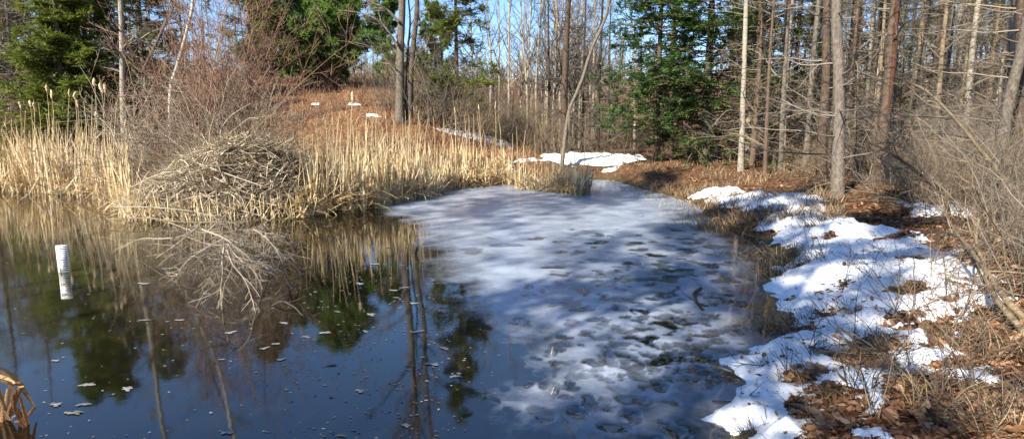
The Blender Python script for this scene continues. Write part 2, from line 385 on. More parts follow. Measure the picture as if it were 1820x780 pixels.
def pond_mat():
    """clear dark water where the attribute 'var' is 0, milky ice where it is 1"""
    m = bpy.data.materials.new('pond'); m.use_nodes = True
    t = m.node_tree; N = t.nodes; Lk = t.links
    ice = N['Principled BSDF']; out = N['Material Output']
    ge = N.new('ShaderNodeNewGeometry')
    def noise(s, d, w=0.5):
        n = N.new('ShaderNodeTexNoise'); n.inputs['Scale'].default_value = s; n.inputs['Detail'].default_value = d; n.inputs['Roughness'].default_value = w
        Lk.new(ge.outputs['Position'], n.inputs['Vector']); return n
    fr = N.new('ShaderNodeFresnel'); fr.inputs['IOR'].default_value = 1.95
    gl = N.new('ShaderNodeBsdfGlossy'); gl.inputs['Roughness'].default_value = 0.045; gl.inputs['Color'].default_value = (1, 1, 1, 1)
    tr = N.new('ShaderNodeBsdfTransparent'); tr.inputs['Color'].default_value = (0.62, 0.56, 0.42, 1)
    df = N.new('ShaderNodeBsdfDiffuse'); nt_ = noise(0.7, 5, 0.6)
    rt = N.new('ShaderNodeValToRGB'); rt.color_ramp.elements[0].position = 0.3; rt.color_ramp.elements[0].color = (0.030, 0.030, 0.016, 1)
    rt.color_ramp.elements[1].position = 0.75; rt.color_ramp.elements[1].color = (0.075, 0.066, 0.030, 1); Lk.new(nt_.outputs['Fac'], rt.inputs[0]); Lk.new(rt.outputs[0], df.inputs['Color'])
    mu = N.new('ShaderNodeMixShader'); sx = N.new('ShaderNodeSeparateXYZ'); Lk.new(ge.outputs['Position'], sx.inputs[0])
    mk = N.new('ShaderNodeMapRange'); mk.inputs['From Min'].default_value = -2.4; mk.inputs['From Max'].default_value = -5.0; mk.inputs['To Min'].default_value = 0.08; mk.inputs['To Max'].default_value = 0.52
    Lk.new(sx.outputs['X'], mk.inputs['Value']); Lk.new(mk.outputs[0], mu.inputs[0]); Lk.new(tr.outputs[0], mu.inputs[1]); Lk.new(df.outputs[0], mu.inputs[2])
    nb = noise(6, 3); bp = N.new('ShaderNodeBump'); bp.inputs['Strength'].default_value = 0.035; bp.inputs['Distance'].default_value = 0.01
    Lk.new(nb.outputs['Fac'], bp.inputs['Height']); Lk.new(bp.outputs[0], gl.inputs['Normal'])
    wm = N.new('ShaderNodeMixShader'); Lk.new(fr.outputs[0], wm.inputs[0]); Lk.new(mu.outputs[0], wm.inputs[1]); Lk.new(gl.outputs[0], wm.inputs[2])
    n1 = noise(2.2, 8, 0.6); n4 = noise(14, 6, 0.6)
    r = N.new('ShaderNodeValToRGB'); r.color_ramp.elements[0].position = 0.3; r.color_ramp.elements[0].color = (0.19, 0.22, 0.27, 1)
    r.color_ramp.elements[1].position = 0.68; r.color_ramp.elements[1].color = (0.43, 0.48, 0.57, 1)
    Lk.new(n1.outputs['Fac'], r.inputs[0]); Lk.new(r.outputs[0], ice.inputs['Base Color'])
    ice.inputs['Roughness'].default_value = 0.32; ice.inputs['IOR'].default_value = 1.31
    b2 = N.new('ShaderNodeBump'); b2.inputs['Strength'].default_value = 0.25; b2.inputs['Distance'].default_value = 0.01
    Lk.new(n4.outputs['Fac'], b2.inputs['Height']); Lk.new(b2.outputs[0], ice.inputs['Normal'])
    at = N.new('ShaderNodeAttribute'); at.attribute_name = 'var'
    # break the edge up with fine noise
    a1 = N.new('ShaderNodeMath'); a1.operation = 'MULTIPLY_ADD'; Lk.new(n4.outputs['Fac'], a1.inputs[0]); a1.inputs[1].default_value = 0.5; a1.inputs[2].default_value = -0.25
    a2 = N.new('ShaderNodeMath'); a2.operation = 'ADD'; Lk.new(at.outputs['Fac'], a2.inputs[0]); Lk.new(a1.outputs[0], a2.inputs[1])
    mr = N.new('ShaderNodeMapRange'); mr.inputs['From Min'].default_value = 0.10; mr.inputs['From Max'].default_value = 1.0; mr.inputs['To Max'].default_value = 0.87
    Lk.new(a2.outputs[0], mr.inputs['Value'])
    mx = N.new('ShaderNodeMixShader'); Lk.new(mr.outputs[0], mx.inputs[0]); Lk.new(wm.outputs[0], mx.inputs[1]); Lk.new(ice.outputs[0], mx.inputs[2])
    Lk.new(mx.outputs[0], out.inputs['Surface'])
    return m
M['pond'] = pond_mat()

# ------------------------------------------------------------------ terrain
SHORE_L = [(-140, 336), (0, 338), (90, 343), (170, 352), (215, 385), (300, 398), (430, 398), (535, 390), (560, 380), (610, 377), (660, 370), (720, 358), (775, 348), (800, 336), (880, 330), (905, 324), (960, 318), (1010, 322), (1058, 320)]
SHORE_R = [(1090, 322), (1120, 331), (1180, 347), (1236, 366), (1262, 392), (1300, 412), (1345, 424), (1372, 446), (1392, 470), (1385, 500), (1398, 540), (1404, 575), (1372, 604), (1345, 640), (1322, 690), (1298, 740), (1285, 790)]
POND = [(-17.5, 16.2)] + [tuple(P(*p)[:2]) for p in SHORE_L + SHORE_R] + [(1.0, 2.3), (0.2, 1.75), (-2.5, 1.5), (-6.5, 1.2), (-9.5, 3.5), (-11, 8), (-13.5, 12)]
def hillmask(x, y):
    return sstep(3.5, -5.5, x + 0.15 * (y - 20)) * sstep(16.2, 19.5, y)
def ground_z(x, y, sd=None):
    x = np.asarray(x, float); y = np.asarray(y, float)
    if sd is None: sd = sdist(POND, x, y)
    d = -sd
    out = 0.30 * (1 - np.exp(-np.maximum(d, 0) / 0.55)) + 0.22 * sstep(0.4, 3.5, d)
    left = sstep(2.5, -2.0, x) * sstep(8, 10, y)
    out = out * (1 - 0.75 * left * sstep(5.0, 0.0, d))
    hm = hillmask(x, y)
    rise = np.clip(y - 16.6, 0, 14.5) * 0.232
    rise = rise * (0.52 + 0.48 * sstep(-19, -12, x)) 
    out = out + hm * rise
    r = np.hypot(x, y)
    out = out + np.clip(r - 48, 0, 200) * 0.10
    n = (fbm(x, y, 1.3, 4) - 0.5) * 0.16 + (fbm(x + 40, y, 6.0, 3) - 0.5) * 0.07
    out = out + n * sstep(0, 0.6, d) * (1 + 1.2 * sstep(20, 60, r))
    ins = -0.75 * (1 - np.exp(-np.maximum(sd, 0) / 1.3)) + (fbm(x, y, 2, 3) - 0.5) * 0.1 * sstep(0.1, 0.6, sd)
    ins = ins * (1 - 0.45 * sstep(-1.5, -4.5, x)) - 0.01
    return np.where(sd > 0, ins, out - 0.01)
def polar(angs, rads):
    A, Rr = np.meshgrid(angs, rads)
    return np.sin(A) * Rr, np.cos(A) * Rr
def gridfaces(nr, na, wrap=False):
    idx = np.arange(nr * na).reshape(nr, na)
    if wrap: idx = np.concatenate([idx, idx[:, :1]], 1)
    return np.stack([idx[:-1, :-1], idx[:-1, 1:], idx[1:, 1:], idx[1:, :-1]], -1).reshape(-1, 4)
angs = np.concatenate([np.linspace(-58, 58, 360), np.linspace(58, 302, 62)[1:-1]]) * math.pi / 180
rads = np.concatenate([[0.02, 0.8], np.geomspace(1.6, 45, 200), np.geomspace(45, 420, 40)[1:]])
X, Y = polar(angs, rads)
SD = sdist(POND, X, Y)
Z = ground_z(X, Y, SD)
g = Geo()
hv = hillmask(X, Y) * sstep(0.35, 0.6, fbm(X, Y, 0.5, 3) + 0.25) * sstep(70, 40, np.hypot(X, Y))
g.add(np.stack([X, Y, Z], -1).reshape(-1, 3), gridfaces(len(rads), len(angs), True), hv.ravel())
ground = g.build('ground', M['ground'], smooth=True)
tag(ground, 'brown leaf-littered ground sloping round the pond', None, None, 'structure')
def gz(p):
    return float(ground_z(np.array([p[0]]), np.array([p[1]]))[0])
def onG(px, py, z0=0.4):
    """point where the pixel's ray meets the ground"""
    z = z0
    for _ in range(12):
        p = P(px, min(py, 780) if py > HOR + 3 else HOR + 3, z); z = 0.5 * z + 0.5 * gz(p)
    p[2] = gz(p)
    return p

# ------------------------------------------------------------------ pond surface: open water and ice
rng = np.random.default_rng(5)
angs = np.linspace(-52, 40, 480) * math.pi / 180
rads = np.concatenate([np.geomspace(1.5, 3.0, 10)[:-1], np.geomspace(3.0, 26.5, 330), [40]])
X, Y = polar(angs, rads)
ICE = [(560, 330), (690, 384), (735, 404), (742, 440), (770, 470), (765, 492), (815, 515), (812, 560), (850, 590), (905, 605), (880, 640), (930, 670), (880, 705), (842, 735), (835, 765), (870, 790), (950, 860), (1330, 860), (1420, 700), (1450, 500), (1420, 300), (1000, 300)]
icep = [P(*p)[:2] for p in ICE]
wx = X + 0.30 * (fbm(X, Y, 1.6, 4) - 0.5) * 2; wy = Y + 0.45 * (fbm(X + 31, Y + 7, 1.6, 4) - 0.5) * 2
sd = sdist(icep, wx, wy)
edge = sstep(-0.10, 0.75, sd + 0.35 * (fbm(X, Y, 3.0, 4) - 0.5)) ** 0.8
r = np.hypot(X, Y)
# photo row of each surface point, to describe how the ice thins towards the near side
near = sstep(6.0, 3.6, r)
right = sstep(1.6, 3.4, X - 0.10 * (Y - 8))
thick = 1.12 - 0.18 * near - 0.26 * right * sstep(17, 12, r) - 0.06 * sstep(0.3, 2.0, X) * sstep(14, 10, r)  # right-hand ice: thinner there, and reduced further to stand in for shade
warm = fbm(X * 1.0, Y * 0.8, 0.9, 5)
thick = thick + (warm - 0.5) * (0.38 + 0.25 * near) * sstep(15, 9, r)
# branching pale bands near the front edge
rid = 1 - np.abs(fbm(X + 3, Y - 8, 1.5, 3) - 0.5) * 2
thick = np.where(near > 0, thick + near * (sstep(0.86, 0.99, rid) * 0.55 - 0.20), thick)
ice = np.clip(edge * thick, 0, 1.0)
shr = sdist(POND, X, Y) + 0.5 * (fbm(X, Y, 2.4, 4) - 0.5)
ice = ice * (1 - (1 - sstep(0.12, 0.75, shr)) * 0.8 * sstep(1.5, 2.2, X) * sstep(4.2, 5.2, Y) * sstep(13, 10, Y))
dep = np.zeros_like(X)
ice0 = ice.copy()
def hole(px, py, rx, depth, el=1.0):
    global ice, dep
    c = P(px, py)
    m = (np.abs(X - c[0]) < rx * 3) & (np.abs(Y - c[1]) < rx * 3)
    if not m.any(): return
    x, y = X[m] - c[0], Y[m] - c[1]
    a = np.arctan2(y, x)
    q = np.hypot(x, y * el) / (rx * (1 + 0.28 * np.sin(a * 2 + px) + 0.16 * np.sin(a * 3 + py))) + 0.25 * (fbm(X[m] + px, Y[m], 9, 3) - 0.5)
    f = sstep(1.08, 0.82, q)
    rim = sstep(1.75, 1.15, q) * sstep(0.85, 1.1, q)
    ice[m] = np.clip(np.minimum(ice[m] + 0.10 * rim * ice[m], ice0[m] * (1 - min(1.0, depth) * f)), 0, 1)
    dep[m] -= 0.012 * depth * f * sstep(0.3, 0.6, ice0[m])
for px, py, rx, dp in [(1062, 432, .17, .9), (1140, 553, .085, 1), (1150, 603, .10, .95), (1188, 637, .13, 1), (1250, 636, .08, 1), (1277, 642, .09, .8), (1185, 577, .11, .9), (1215, 573, .10, .85), (1120, 580, .10, .5), (1165, 454, .13, .9), (1100, 590, .09, .4),
                       (1095, 532, .13, .6), (1080, 505, .13, .6), (1120, 498, .16, .6), (1080, 488, .14, .5), (1035, 515, .12, .6), (1022, 540, .10, .5), (1270, 440, .16, .7), (1290, 500, .14, .7), (1310, 540, .15, .7), (1180, 525, .11, .7), (1125, 435, .12, .6),
                       (955, 425, .14, .7), (900, 436, .2, .6), (840, 446, .2, .5), (1000, 430, .12, .5), (1160, 655, .07, .6), (1175, 690, .07, .6), (1270, 590, .10, .7), (1150, 715, .06, .5), (1190, 715, .06, .5)]:
    hole(px, py, rx, dp)
for _ in range(430):
    px = rng.normal(1165, 115); py = rng.uniform(408, 690)
    if px < 860 or px > 1390: continue
    hole(px, py, (0.03 + 0.085 * rng.random() ** 1.6) * (1.2 if py < 500 else 0.8), rng.uniform(0.35, 0.85), rng.uniform(0.7, 1.4))
for _ in range(60):
    hole(rng.uniform(820, 1230), rng.uniform(640, 790), rng.uniform(0.03, 0.09), rng.uniform(0.3, 0.8), rng.uniform(0.7, 1.3))
Zs = 0.004 + dep + 0.006 * edge
g = Geo()
keep = gridfaces(len(rads), len(angs))
sdp = sdist(POND, X, Y).ravel()
keep = keep[(sdp[keep] > -0.6).any(1)]
g.add(np.stack([X, Y, Zs], -1).reshape(-1, 3), keep, ice.ravel())
pond = g.build('pond_water', M['pond'], smooth=True)
tag(pond, 'dark pond water with a milky sheet of melting ice on one side', None, None, 'structure')

# ------------------------------------------------------------------ snow
SNOWPTS = []
def snow_sheet(name, polys, a0, a1, r0, r1, na, nr, th, z0, label, seed, cut=0.0, holes=(), wob=0.22):
    angs = np.linspace(a0, a1, na) * math.pi / 180
    rads = np.geomspace(r0, r1, nr)
    X, Y = polar(angs, rads)
    wx = X + wob * (fbm(X + seed, Y, 2.6, 4) - 0.5) * 2; wy = Y + wob * (fbm(X, Y + seed, 2.6, 4) - 0.5) * 2
    sd = np.full(X.shape, -9.0)
    for pl in polys:
        sd = np.maximum(sd, sdist([onG(p[0], p[1], z0)[:2] for p in pl], wx, wy))
    s = np.clip(sd, -1, 1.2) + (fbm(X + 5, Y + seed, 1.9, 4) - 0.5) * 0.5 - cut
    for (px, py, rr) in holes:
        c = onG(px, py, z0)
        q = np.hypot(X - c[0], Y - c[1]) + (fbm(X, Y, 5, 3) - 0.5) * rr
        s = np.minimum(s, (q - rr) * 1.1)
    T = th * sstep(0.0, 0.20, s) * (0.6 + 0.8 * fbm(X, Y, 1.8, 4)) + th * 0.5 * sstep(0.2, 0.9, s) + (0.11 * (fbm(X + 9, Y, 3.2, 4) - 0.5) + 0.05 * (fbm(X + 2, Y + 6, 9, 3) - 0.5) + 0.03 * (fbm(X + 8, Y + 3, 19, 2) - 0.5)) * sstep(0.02, 0.2, s)
    Zg = np.maximum(ground_z(X, Y), 0.0)
    Zt = Zg + np.where(s > 0, np.maximum(T, 0.004), -0.03 + np.clip(s, -0.2, 0) * 0.3)
    fc = gridfaces(nr, na); k = (s.ravel()[fc] > -0.02).any(1)
    SNOWPTS.append(np.stack([X, Y, Zt], -1)[s > 0.12])
    g = Geo(); g.add(np.stack([X, Y, Zt], -1).reshape(-1, 3), fc[k], 0.5)
    o = g.build(name, M['snow'], smooth=True)
    return tag(o, label, None, None, 'stuff')
main = [(1232, 340), (1300, 336), (1380, 346), (1440, 350), (1475, 384), (1560, 408), (1645, 432), (1702, 500), (1705, 548), (1650, 575), (1570, 592), (1620, 650), (1560, 670), (1540, 710), (1600, 800), (1240, 800), (1300, 700), (1338, 650), (1392, 606), (1455, 572), (1400, 545), (1392, 490), (1412, 440), (1352, 402), (1390, 378), (1300, 370)]
isl = [[(1660, 630), (1690, 630), (1680, 690), (1655, 690)], [(1740, 655), (1760, 655), (1760, 685), (1738, 685)], [(1570, 640), (1610, 640), (1615, 672), (1580, 670)], [(1700, 560), (1725, 565), (1720, 590), (1695, 585)], [(1620, 362), (1740, 366), (1740, 384), (1640, 384)], [(1780, 700), (1800, 700), (1800, 720), (1775, 718)]]
_r = np.random.default_rng(2)
hl = [(float(_r.uniform(1330, 1690)), float(_r.uniform(345, 770)), float(_r.uniform(.012, .045))) for _ in range(34)] + [(1437, 408, .10), (1478, 418, .07), (1375, 352, .12), (1275, 366, .10), (1310, 350, .10), (1550, 455, .10), (1470, 520, .03), (1620, 520, .13), (1555, 610, .12), (1480, 705, .07), (1425, 668, .07), (1530, 640, .08), (1440, 590, .05), (1500, 505, .03), (1585, 420, .2), (1630, 460, .14), (1340, 388, .16), (1405, 390, .07), (1540, 560, .05), (1605, 565, .1), (1495, 735, .06), (1470, 560, .05), (1330, 770, .04), (1460, 765, .04)]
snow_sheet('snow', [main] + isl, 9, 48, 2.0, 15.5, 440, 320, 0.062, 0.35, 'bluish white thawing snow lying along the right bank', 3.0, -0.12, hl, 0.30)
far = [(900, 300), (915, 284), (960, 276), (1040, 274), (1100, 280), (1150, 279), (1110, 296), (1075, 306), (1050, 320), (1010, 328), (960, 316)]
snow_sheet('snow', [far], -4, 14, 13, 26, 150, 130, 0.10, 0.4, 'bright snow patch at the far end of the pond', 9.0, -0.02, [(960, 312, .35), (1075, 300, .4), (1000, 300, .2)], 0.5)
gully = [(815, 222), (850, 220), (905, 226), (912, 240), (880, 250), (840, 248), (800, 252), (765, 250), (800, 242), (838, 238)]
def snow_at(name, pl, Yc, a0, a1, label, seed):
    pts = []
    for px, py in pl:
        q = PY(px, 240, Yc + (240 - py) * 0.09); pts.append((q[0], q[1]))
    angs = np.linspace(a0, a1, 110) * math.pi / 180; rads = np.geomspace(Yc * 0.8, Yc * 1.3, 110)
    X, Y = polar(angs, rads)
    s = sdist(pts, X + .3 * (fbm(X + seed, Y, 2, 3) - .5), Y + .5 * (fbm(X, Y + seed, 2, 3) - .5)) + (fbm(X, Y, 3, 3) - .5) * .5
    Zt = ground_z(X, Y) + np.where(s > 0, 0.05 + 0.05 * sstep(0, .3, s), -0.05)
    fc = gridfaces(110, 110); k = (s.ravel()[fc] > -0.02).any(1)
    g = Geo(); g.add(np.stack([X, Y, Zt], -1).reshape(-1, 3), fc[k], .5)
    return tag(g.build(name, M['snow'], smooth=True), label, None, None, 'stuff')
snow_at('snow', gully, 24.0, -9, 2, 'snow lying in the hollow among the far bushes', 2.0)
for i, (pl, Yc) in enumerate([([(620, 192), (642, 192), (640, 197), (622, 197)], 25.5), ([(562, 195), (572, 194), (572, 198), (562, 198)], 25.5), ([(655, 210), (680, 209), (684, 213), (657, 215)], 23.6)]):
    q = [math.degrees(math.atan2(p[0] - 910, F)) for p in pl]
    snow_at('snow', [(a, 240 + (b_ - sum(w[1] for w in pl) / 4) * 0.5) for a, b_ in pl], Yc, min(q) - 1.5, max(q) + 1.5, 'small scrap of snow left on the russet knoll', 3.0 + i)

# ------------------------------------------------------------------ tree builders
def ext(pts, top):
    """carry a traced trunk on upwards to height `top`"""
    pts = [np.asarray(p, float) for p in pts]
    d = pts[-1] - pts[-2]; d = d / np.linalg.norm(d); d = d * 0.5 + np.array((0, 0, 0.5)); d /= np.linalg.norm(d)
    L = (top - pts[-1][2]) / max(d[2], 0.3)
    if L > 0.3:
        pts.append(pts[-1] + d * L * 0.5); pts.append(pts[-1] + d * L * 0.5 + np.array((0.1, 0.1, 0)))
    return pts
def trunk_mesh(g, rng, line, r0, r1, k=10, flare=1.5, n=20):
    ln = smooth_line(line, n)
    t = np.linspace(0, 1, n)
    rr = r0 * (1 - t) + r1 * t
    rr = rr * (1 + (flare - 1) * np.exp(-t * n * 0.9))
    tubes(g, ln, rr, k, 0.5, 0.05, rng)
    return ln[None], rr[None]
def shoots(g, rng, PP, n, sl, nl, nw, droop=0.0, var=None, side=True):
    """needle-bearing shoots along the polylines: every needle tuft is a slim triangle"""
    N, m, _ = PP.shape
    S, _, tt = spawn(rng, PP, np.full((N, m), 0.004), n, 0.12, 1.0, 48, sl, 3, droop, 0.05, 0.5, absl=True, taper=0.45, flat=0.75)
    k = 5
    t = (np.arange(k) + 0.3) / k
    a, b = S[:, 0], S[:, 2]
    base = a[:, None] + (b - a)[:, None] * t[None, :, None]
    ax = norm(b - a)[:, None]
    sd = np.where(np.arange(k) % 2 == 0, 1.0, -1.0)[None, :, None]
    up = np.array([0, 0, 1.0])
    lat = norm(np.cross(ax, up))
    d = norm(ax * 0.75 + lat * sd * 0.75 + rng.normal(0, 0.22, base.shape) + up * 0.08)
    L = nl * rng.uniform(0.7, 1.25, base.shape[:2])[..., None]
    w = norm(np.cross(d, up + rng.normal(0, 0.4, base.shape))) * nw * 0.5
    V = np.stack([base - w, base + w, base + d * L], 2)
    q = np.arange(V.size // 3).reshape(-1, 3)
    vv = np.repeat(np.clip(rng.normal(0.5, 0.18, len(S)) + 0.12 * (tt - 0.5), 0, 1), k * 3)
    g.add(V.reshape(-1, 3), q, vv)
    return S
def tufts(g, rng, pts, dirs, k, nl, nw):
    """radiating needle tufts (pine)"""
    N = len(pts)
    d = norm(dirs[:, None] * 0.8 + rng.normal(0, 0.55, (N, k, 3)))
    b = pts[:, None] + d * 0.01
    w = norm(np.cross(d, rng.normal(0, 1, (N, k, 3)))) * nw * 0.5
    V = np.stack([b - w, b + w, b + d * nl * rng.uniform(0.7, 1.2, (N, k, 1))], 2)
    g.add(V.reshape(-1, 3), np.arange(V.size // 3).reshape(-1, 3), np.repeat(np.clip(rng.normal(0.5, 0.2, N), 0, 1), k * 3))

def conifer(name, label, loc, h, r0, spread, fol, bark='bark_brown', seed=0, t0=0.08, nb=90, dead=0.0, line=None, dens=7, droop=-0.25, nl=0.135, nw=0.050, group=None, sl=0.40, tdead=0.3, nd=60, rise=78):
    rng = np.random.default_rng(seed)
    o = thing(name, label, 'tree', loc, 0, group)
    g = Geo()
    if line is None:
        line = [(0, 0, -0.15), (rng.normal(0, .03), rng.normal(0, .03), h * 0.33), (rng.normal(0, .06), rng.normal(0, .06), h * 0.66), (0, 0, h)]
    T, TR = trunk_mesh(g, rng, line, r0, 0.015, n=24)
    g.build('trunk', M[bark], o, True)
    cr = None
    if nb:
        B, BR, t = spawn(rng, T, TR, nb, t0, 0.985, rise, 1.0, 7, droop, 0.05, 0.3, 0.006, absl=True, taper=0)
        # conical: length falls with height
        f = (1 - (t - t0) / (1 - t0)) ** 0.8 * spread + 0.12
        st = B[:, :1]; B = st + (B - st) * f[:, None, None]
        g = Geo()
        tubes(g, B[:, ::2], BR[:, ::2] * 0.8, 3, 0.35)
        B2, B2R, t2 = spawn(rng, B, BR, 5, 0.15, 0.95, 52, 0.42, 4, -0.05, 0.06, 0.6, 0.003, flat=0.85)
        B2c = B2[:, ::3]; tubes(g, B2c, B2R[:, ::3], 3, 0.35)
        tag(g.build('branches', M['twig_brown'], o), kind='stuff')
        g = Geo()
        shoots(g, rng, B, dens + 3, sl * 0.8, nl, nw)
        shoots(g, rng, B2, dens, sl * 0.75, nl, nw)
        cr = g.build('crown', M[fol], o)
    if dead:
        g = Geo()
        B, BR, t = spawn(rng, T, TR, nd, 0.05, tdead, 85, dead, 7, -0.22, 0.10, 0.22, 0.006, absl=True, taper=0.2)
        tubes(g, B[:, ::2], BR[:, ::2], 3, rng.random(len(B)))
        B2, B2R, _ = spawn(rng, B, BR, 6, 0.2, 0.97, 50, 0.40, 3, -0.1, 0.16, 0.6, 0.003)
        tubes(g, B2, B2R, 3, rng.random(len(B2)))
        B3, B3R, _ = spawn(rng, B2, B2R, 3, 0.2, 0.97, 50, 0.5, 2, -0.1, 0.14, 0.6, 0.0024)
        tubes(g, B3, B3R, 3, rng.random(len(B3)))
        tag(g.build('dead_branches', M['twig_grey'], o), kind='stuff')
    return o

def bare_tree(name, label, lines, radii, bark, twig, seed, cat='tree', group=None, n1=16, t1=(0.3, 0.97), l1=0.36, a1=48, n2=7, n3=6, n4=0, grav=0.35, loc=None, limbs=(), k=10, rt=0.02, flare=1.4, wob=0.10, tw=0.5, rmin=0.003, rb=0.5):
    """leafless tree: traced trunk(s), limbs and a crown of twigs"""
    rng = np.random.default_rng(seed)
    base = np.asarray(lines[0][0], float) if loc is None else np.asarray(loc, float)
    o = thing(name, label, cat, tuple(base), 0, group)
    crown = Geo()
    for ln, (r0, r1) in zip(lines, radii):
        g = Geo()
        ln = [np.asarray(p, float) - base for p in ln]
        ln[0] = ln[0] + np.array((0, 0, -0.15))
        T, TR = trunk_mesh(g, rng, ln, r0, r1, k, flare)
        tk = g.build('trunk', M[bark], o, True)
        def grow(B, BR):
            tubes(crown, B, BR, 5, rng.random(len(B)))
            B2, B2R, _ = spawn(rng, B, BR, n2, 0.2, 0.97, 45, tw, 5, grav * 0.8, wob, 0.6, rmin)
            tubes(crown, B2, B2R, 3, rng.random(len(B2)))
            if n3:
                B3, B3R, _ = spawn(rng, B2, B2R, n3, 0.15, 0.97, 42, 0.5, 3, grav * 0.6, wob * 1.2, 0.6, rmin * 0.8)
                tubes(crown, B3, B3R, 3, rng.random(len(B3)))
                if n4:
                    B4, B4R, _ = spawn(rng, B3, B3R, n4, 0.15, 0.97, 42, 0.5, 2, grav * 0.4, wob, 0.6, rmin * 0.8)
                    tubes(crown, B4, B4R, 3, rng.random(len(B4)))
        B, BR, _ = spawn(rng, T, TR, n1, t1[0], t1[1], a1, l1, 8, grav, wob, rb, rmin * 1.6)
        grow(B, BR)
    for (pts, r0, r1) in limbs:
        g = Geo(); ln = smooth_line([np.asarray(p, float) - base for p in pts], 12)
        tubes(g, ln, np.linspace(r0, r1, 12), 7, 0.6, 0.05, rng)
        g.build('limb', M[bark], tk, True)
        B2, B2R, _ = spawn(rng, ln[None], np.linspace(r0, r1, 12)[None], n2 + 3, 0.15, 0.98, 45, tw * 0.8, 6, grav * 0.5, wob, 0.5, rmin)
        tubes(crown, B2, B2R, 4, rng.random(len(B2)))
        if n3:
            B3, B3R, _ = spawn(rng, B2, B2R, n3, 0.15, 0.97, 42, 0.5, 4, grav * 0.3, wob, 0.6, rmin * 0.8)
            tubes(crown, B3, B3R, 3, rng.random(len(B3)))
    tag(crown.build('crown', M[twig], o), kind='stuff')
    return o

def shrub(name, label, loc, h, spread, stems, twig, seed, group=None, n2=7, n3=5, n4=0, r=0.012, arch=0.0, wob=0.12, lean=0.5, fr=0.2, tw=0.55, rmin=0.002, cat='shrub', grav=0.25):
    rng = np.random.default_rng(seed)
    o = thing(name, label, cat, loc, 0, group)
    base = np.stack([rng.normal(0, fr, stems), rng.normal(0, fr, stems), np.full(stems, -0.08)], 1)
    az = rng.uniform(0, 2 * math.pi, stems); le = np.abs(rng.normal(0, lean, stems))
    d = np.stack([np.cos(az) * np.sin(le), np.sin(az) * np.sin(le), np.cos(le)], 1)
    L = h * rng.uniform(0.55, 1.1, stems)
    pts = [base]
    for s in range(9):
        d = d + wob * rng.standard_normal((stems, 3)); d[:, 2] -= arch / 9
        d[:, :2] *= 1 + spread / 9
        d = norm(d); pts.append(pts[-1] + d * (L / 9)[:, None])
    S = np.stack(pts, 1)
    S[..., 2] = np.maximum(S[..., 2], np.minimum(0.02, S[:, :1, 2]))
    SR = r * rng.uniform(0.5, 1.2, stems)[:, None] * np.linspace(1, 0.25, 10)
    gs = Geo(); tubes(gs, S, SR, 5, rng.random(stems)); tag(gs.build('stems', M[twig], o), kind='stuff')
    g = Geo()
    B2, B2R, _ = spawn(rng, S, SR, n2, 0.18, 0.98, 42, tw, 4, grav, wob * 1.3, 0.6, rmin)
    tubes(g, B2, B2R, 3, rng.random(len(B2)))
    if n3:
        B3, B3R, _ = spawn(rng, B2, B2R, n3, 0.15, 0.97, 42, 0.5, 3, grav * 0.6, wob * 1.3, 0.6, rmin * 0.8)
        tubes(g, B3, B3R, 3, rng.random(len(B3)))
        if n4:
            B4, B4R, _ = spawn(rng, B3, B3R, n4, 0.15, 0.97, 42, 0.5, 2, grav * 0.3, wob, 0.6, rmin * 0.8)
            tubes(g, B4, B4R, 3, rng.random(len(B4)))
    tag(g.build('twigs', M[twig], o), kind='stuff')
    return o

def gp(x, y):
    return (x, y, gz((x, y)))
def gpx(px, Yd):
    """ground point at depth Yd under photo column px"""
    x = (px - 910) / F * (Yd * CP + (CAMZ - 0.6) * SP)
    return gp(x, Yd)
def trace(pxs, Y):
    return [PY(px, py, Y) for px, py in pxs]

# ------------------------------------------------------------------ far bank, left to right
b = gpx(-22, 21.5)
conifer('dead_spruce', 'dead grey spruce with drooping bare branches beside the bright green fir', b, 8.2, 0.12, 0, None, 'bark_grey', 11, nb=0, dead=2.3, tdead=0.75, nd=190)
b = gpx(40, 22.0)
conifer('dead_spruce', 'second dead grey spruce half hidden behind the bright green fir', b, 7.8, 0.11, 0, None, 'bark_grey', 12, nb=0, dead=2.1, tdead=0.75, nd=150)
b = gpx(124, 19.0)
conifer('fir_tree', 'sunlit yellow-green fir with boughs down to the reeds', b, 6.4, 0.12, 1.8, 'fir_lit', 'bark_grey', 13, t0=0.05, nb=150, dens=11)
b = gpx(180, 20.5)
conifer('fir_tree', 'darker green fir touching the pale straight trunk', b, 6.6, 0.12, 1.75, 'fir_lit', 'bark_brown', 14, t0=0.05, nb=130, dens=9)
b = gpx(270, 24)
conifer('fir_tree', 'olive green fir rising behind the tangled shrubs', b, 6.6, 0.16, 2.6, 'fir_olive', 'bark_grey', 15, t0=0.2, nb=110, dead=1.6, nd=70, tdead=0.4)
b = gpx(455, 27)
conifer('fir_tree', 'thin olive fir behind the reddish shrub', b, 6.2, 0.13, 2.0, 'fir_olive', 'bark_grey', 16, t0=0.3, nb=80, dead=1.4, nd=60, tdead=0.4)
b = gpx(50, 28)
conifer('fir_tree', 'olive green fir deep in the woods behind the dead spruces', b, 6.6, 0.16, 2.6, 'fir_olive', 'bark_brown', 17, t0=0.15, nb=110)

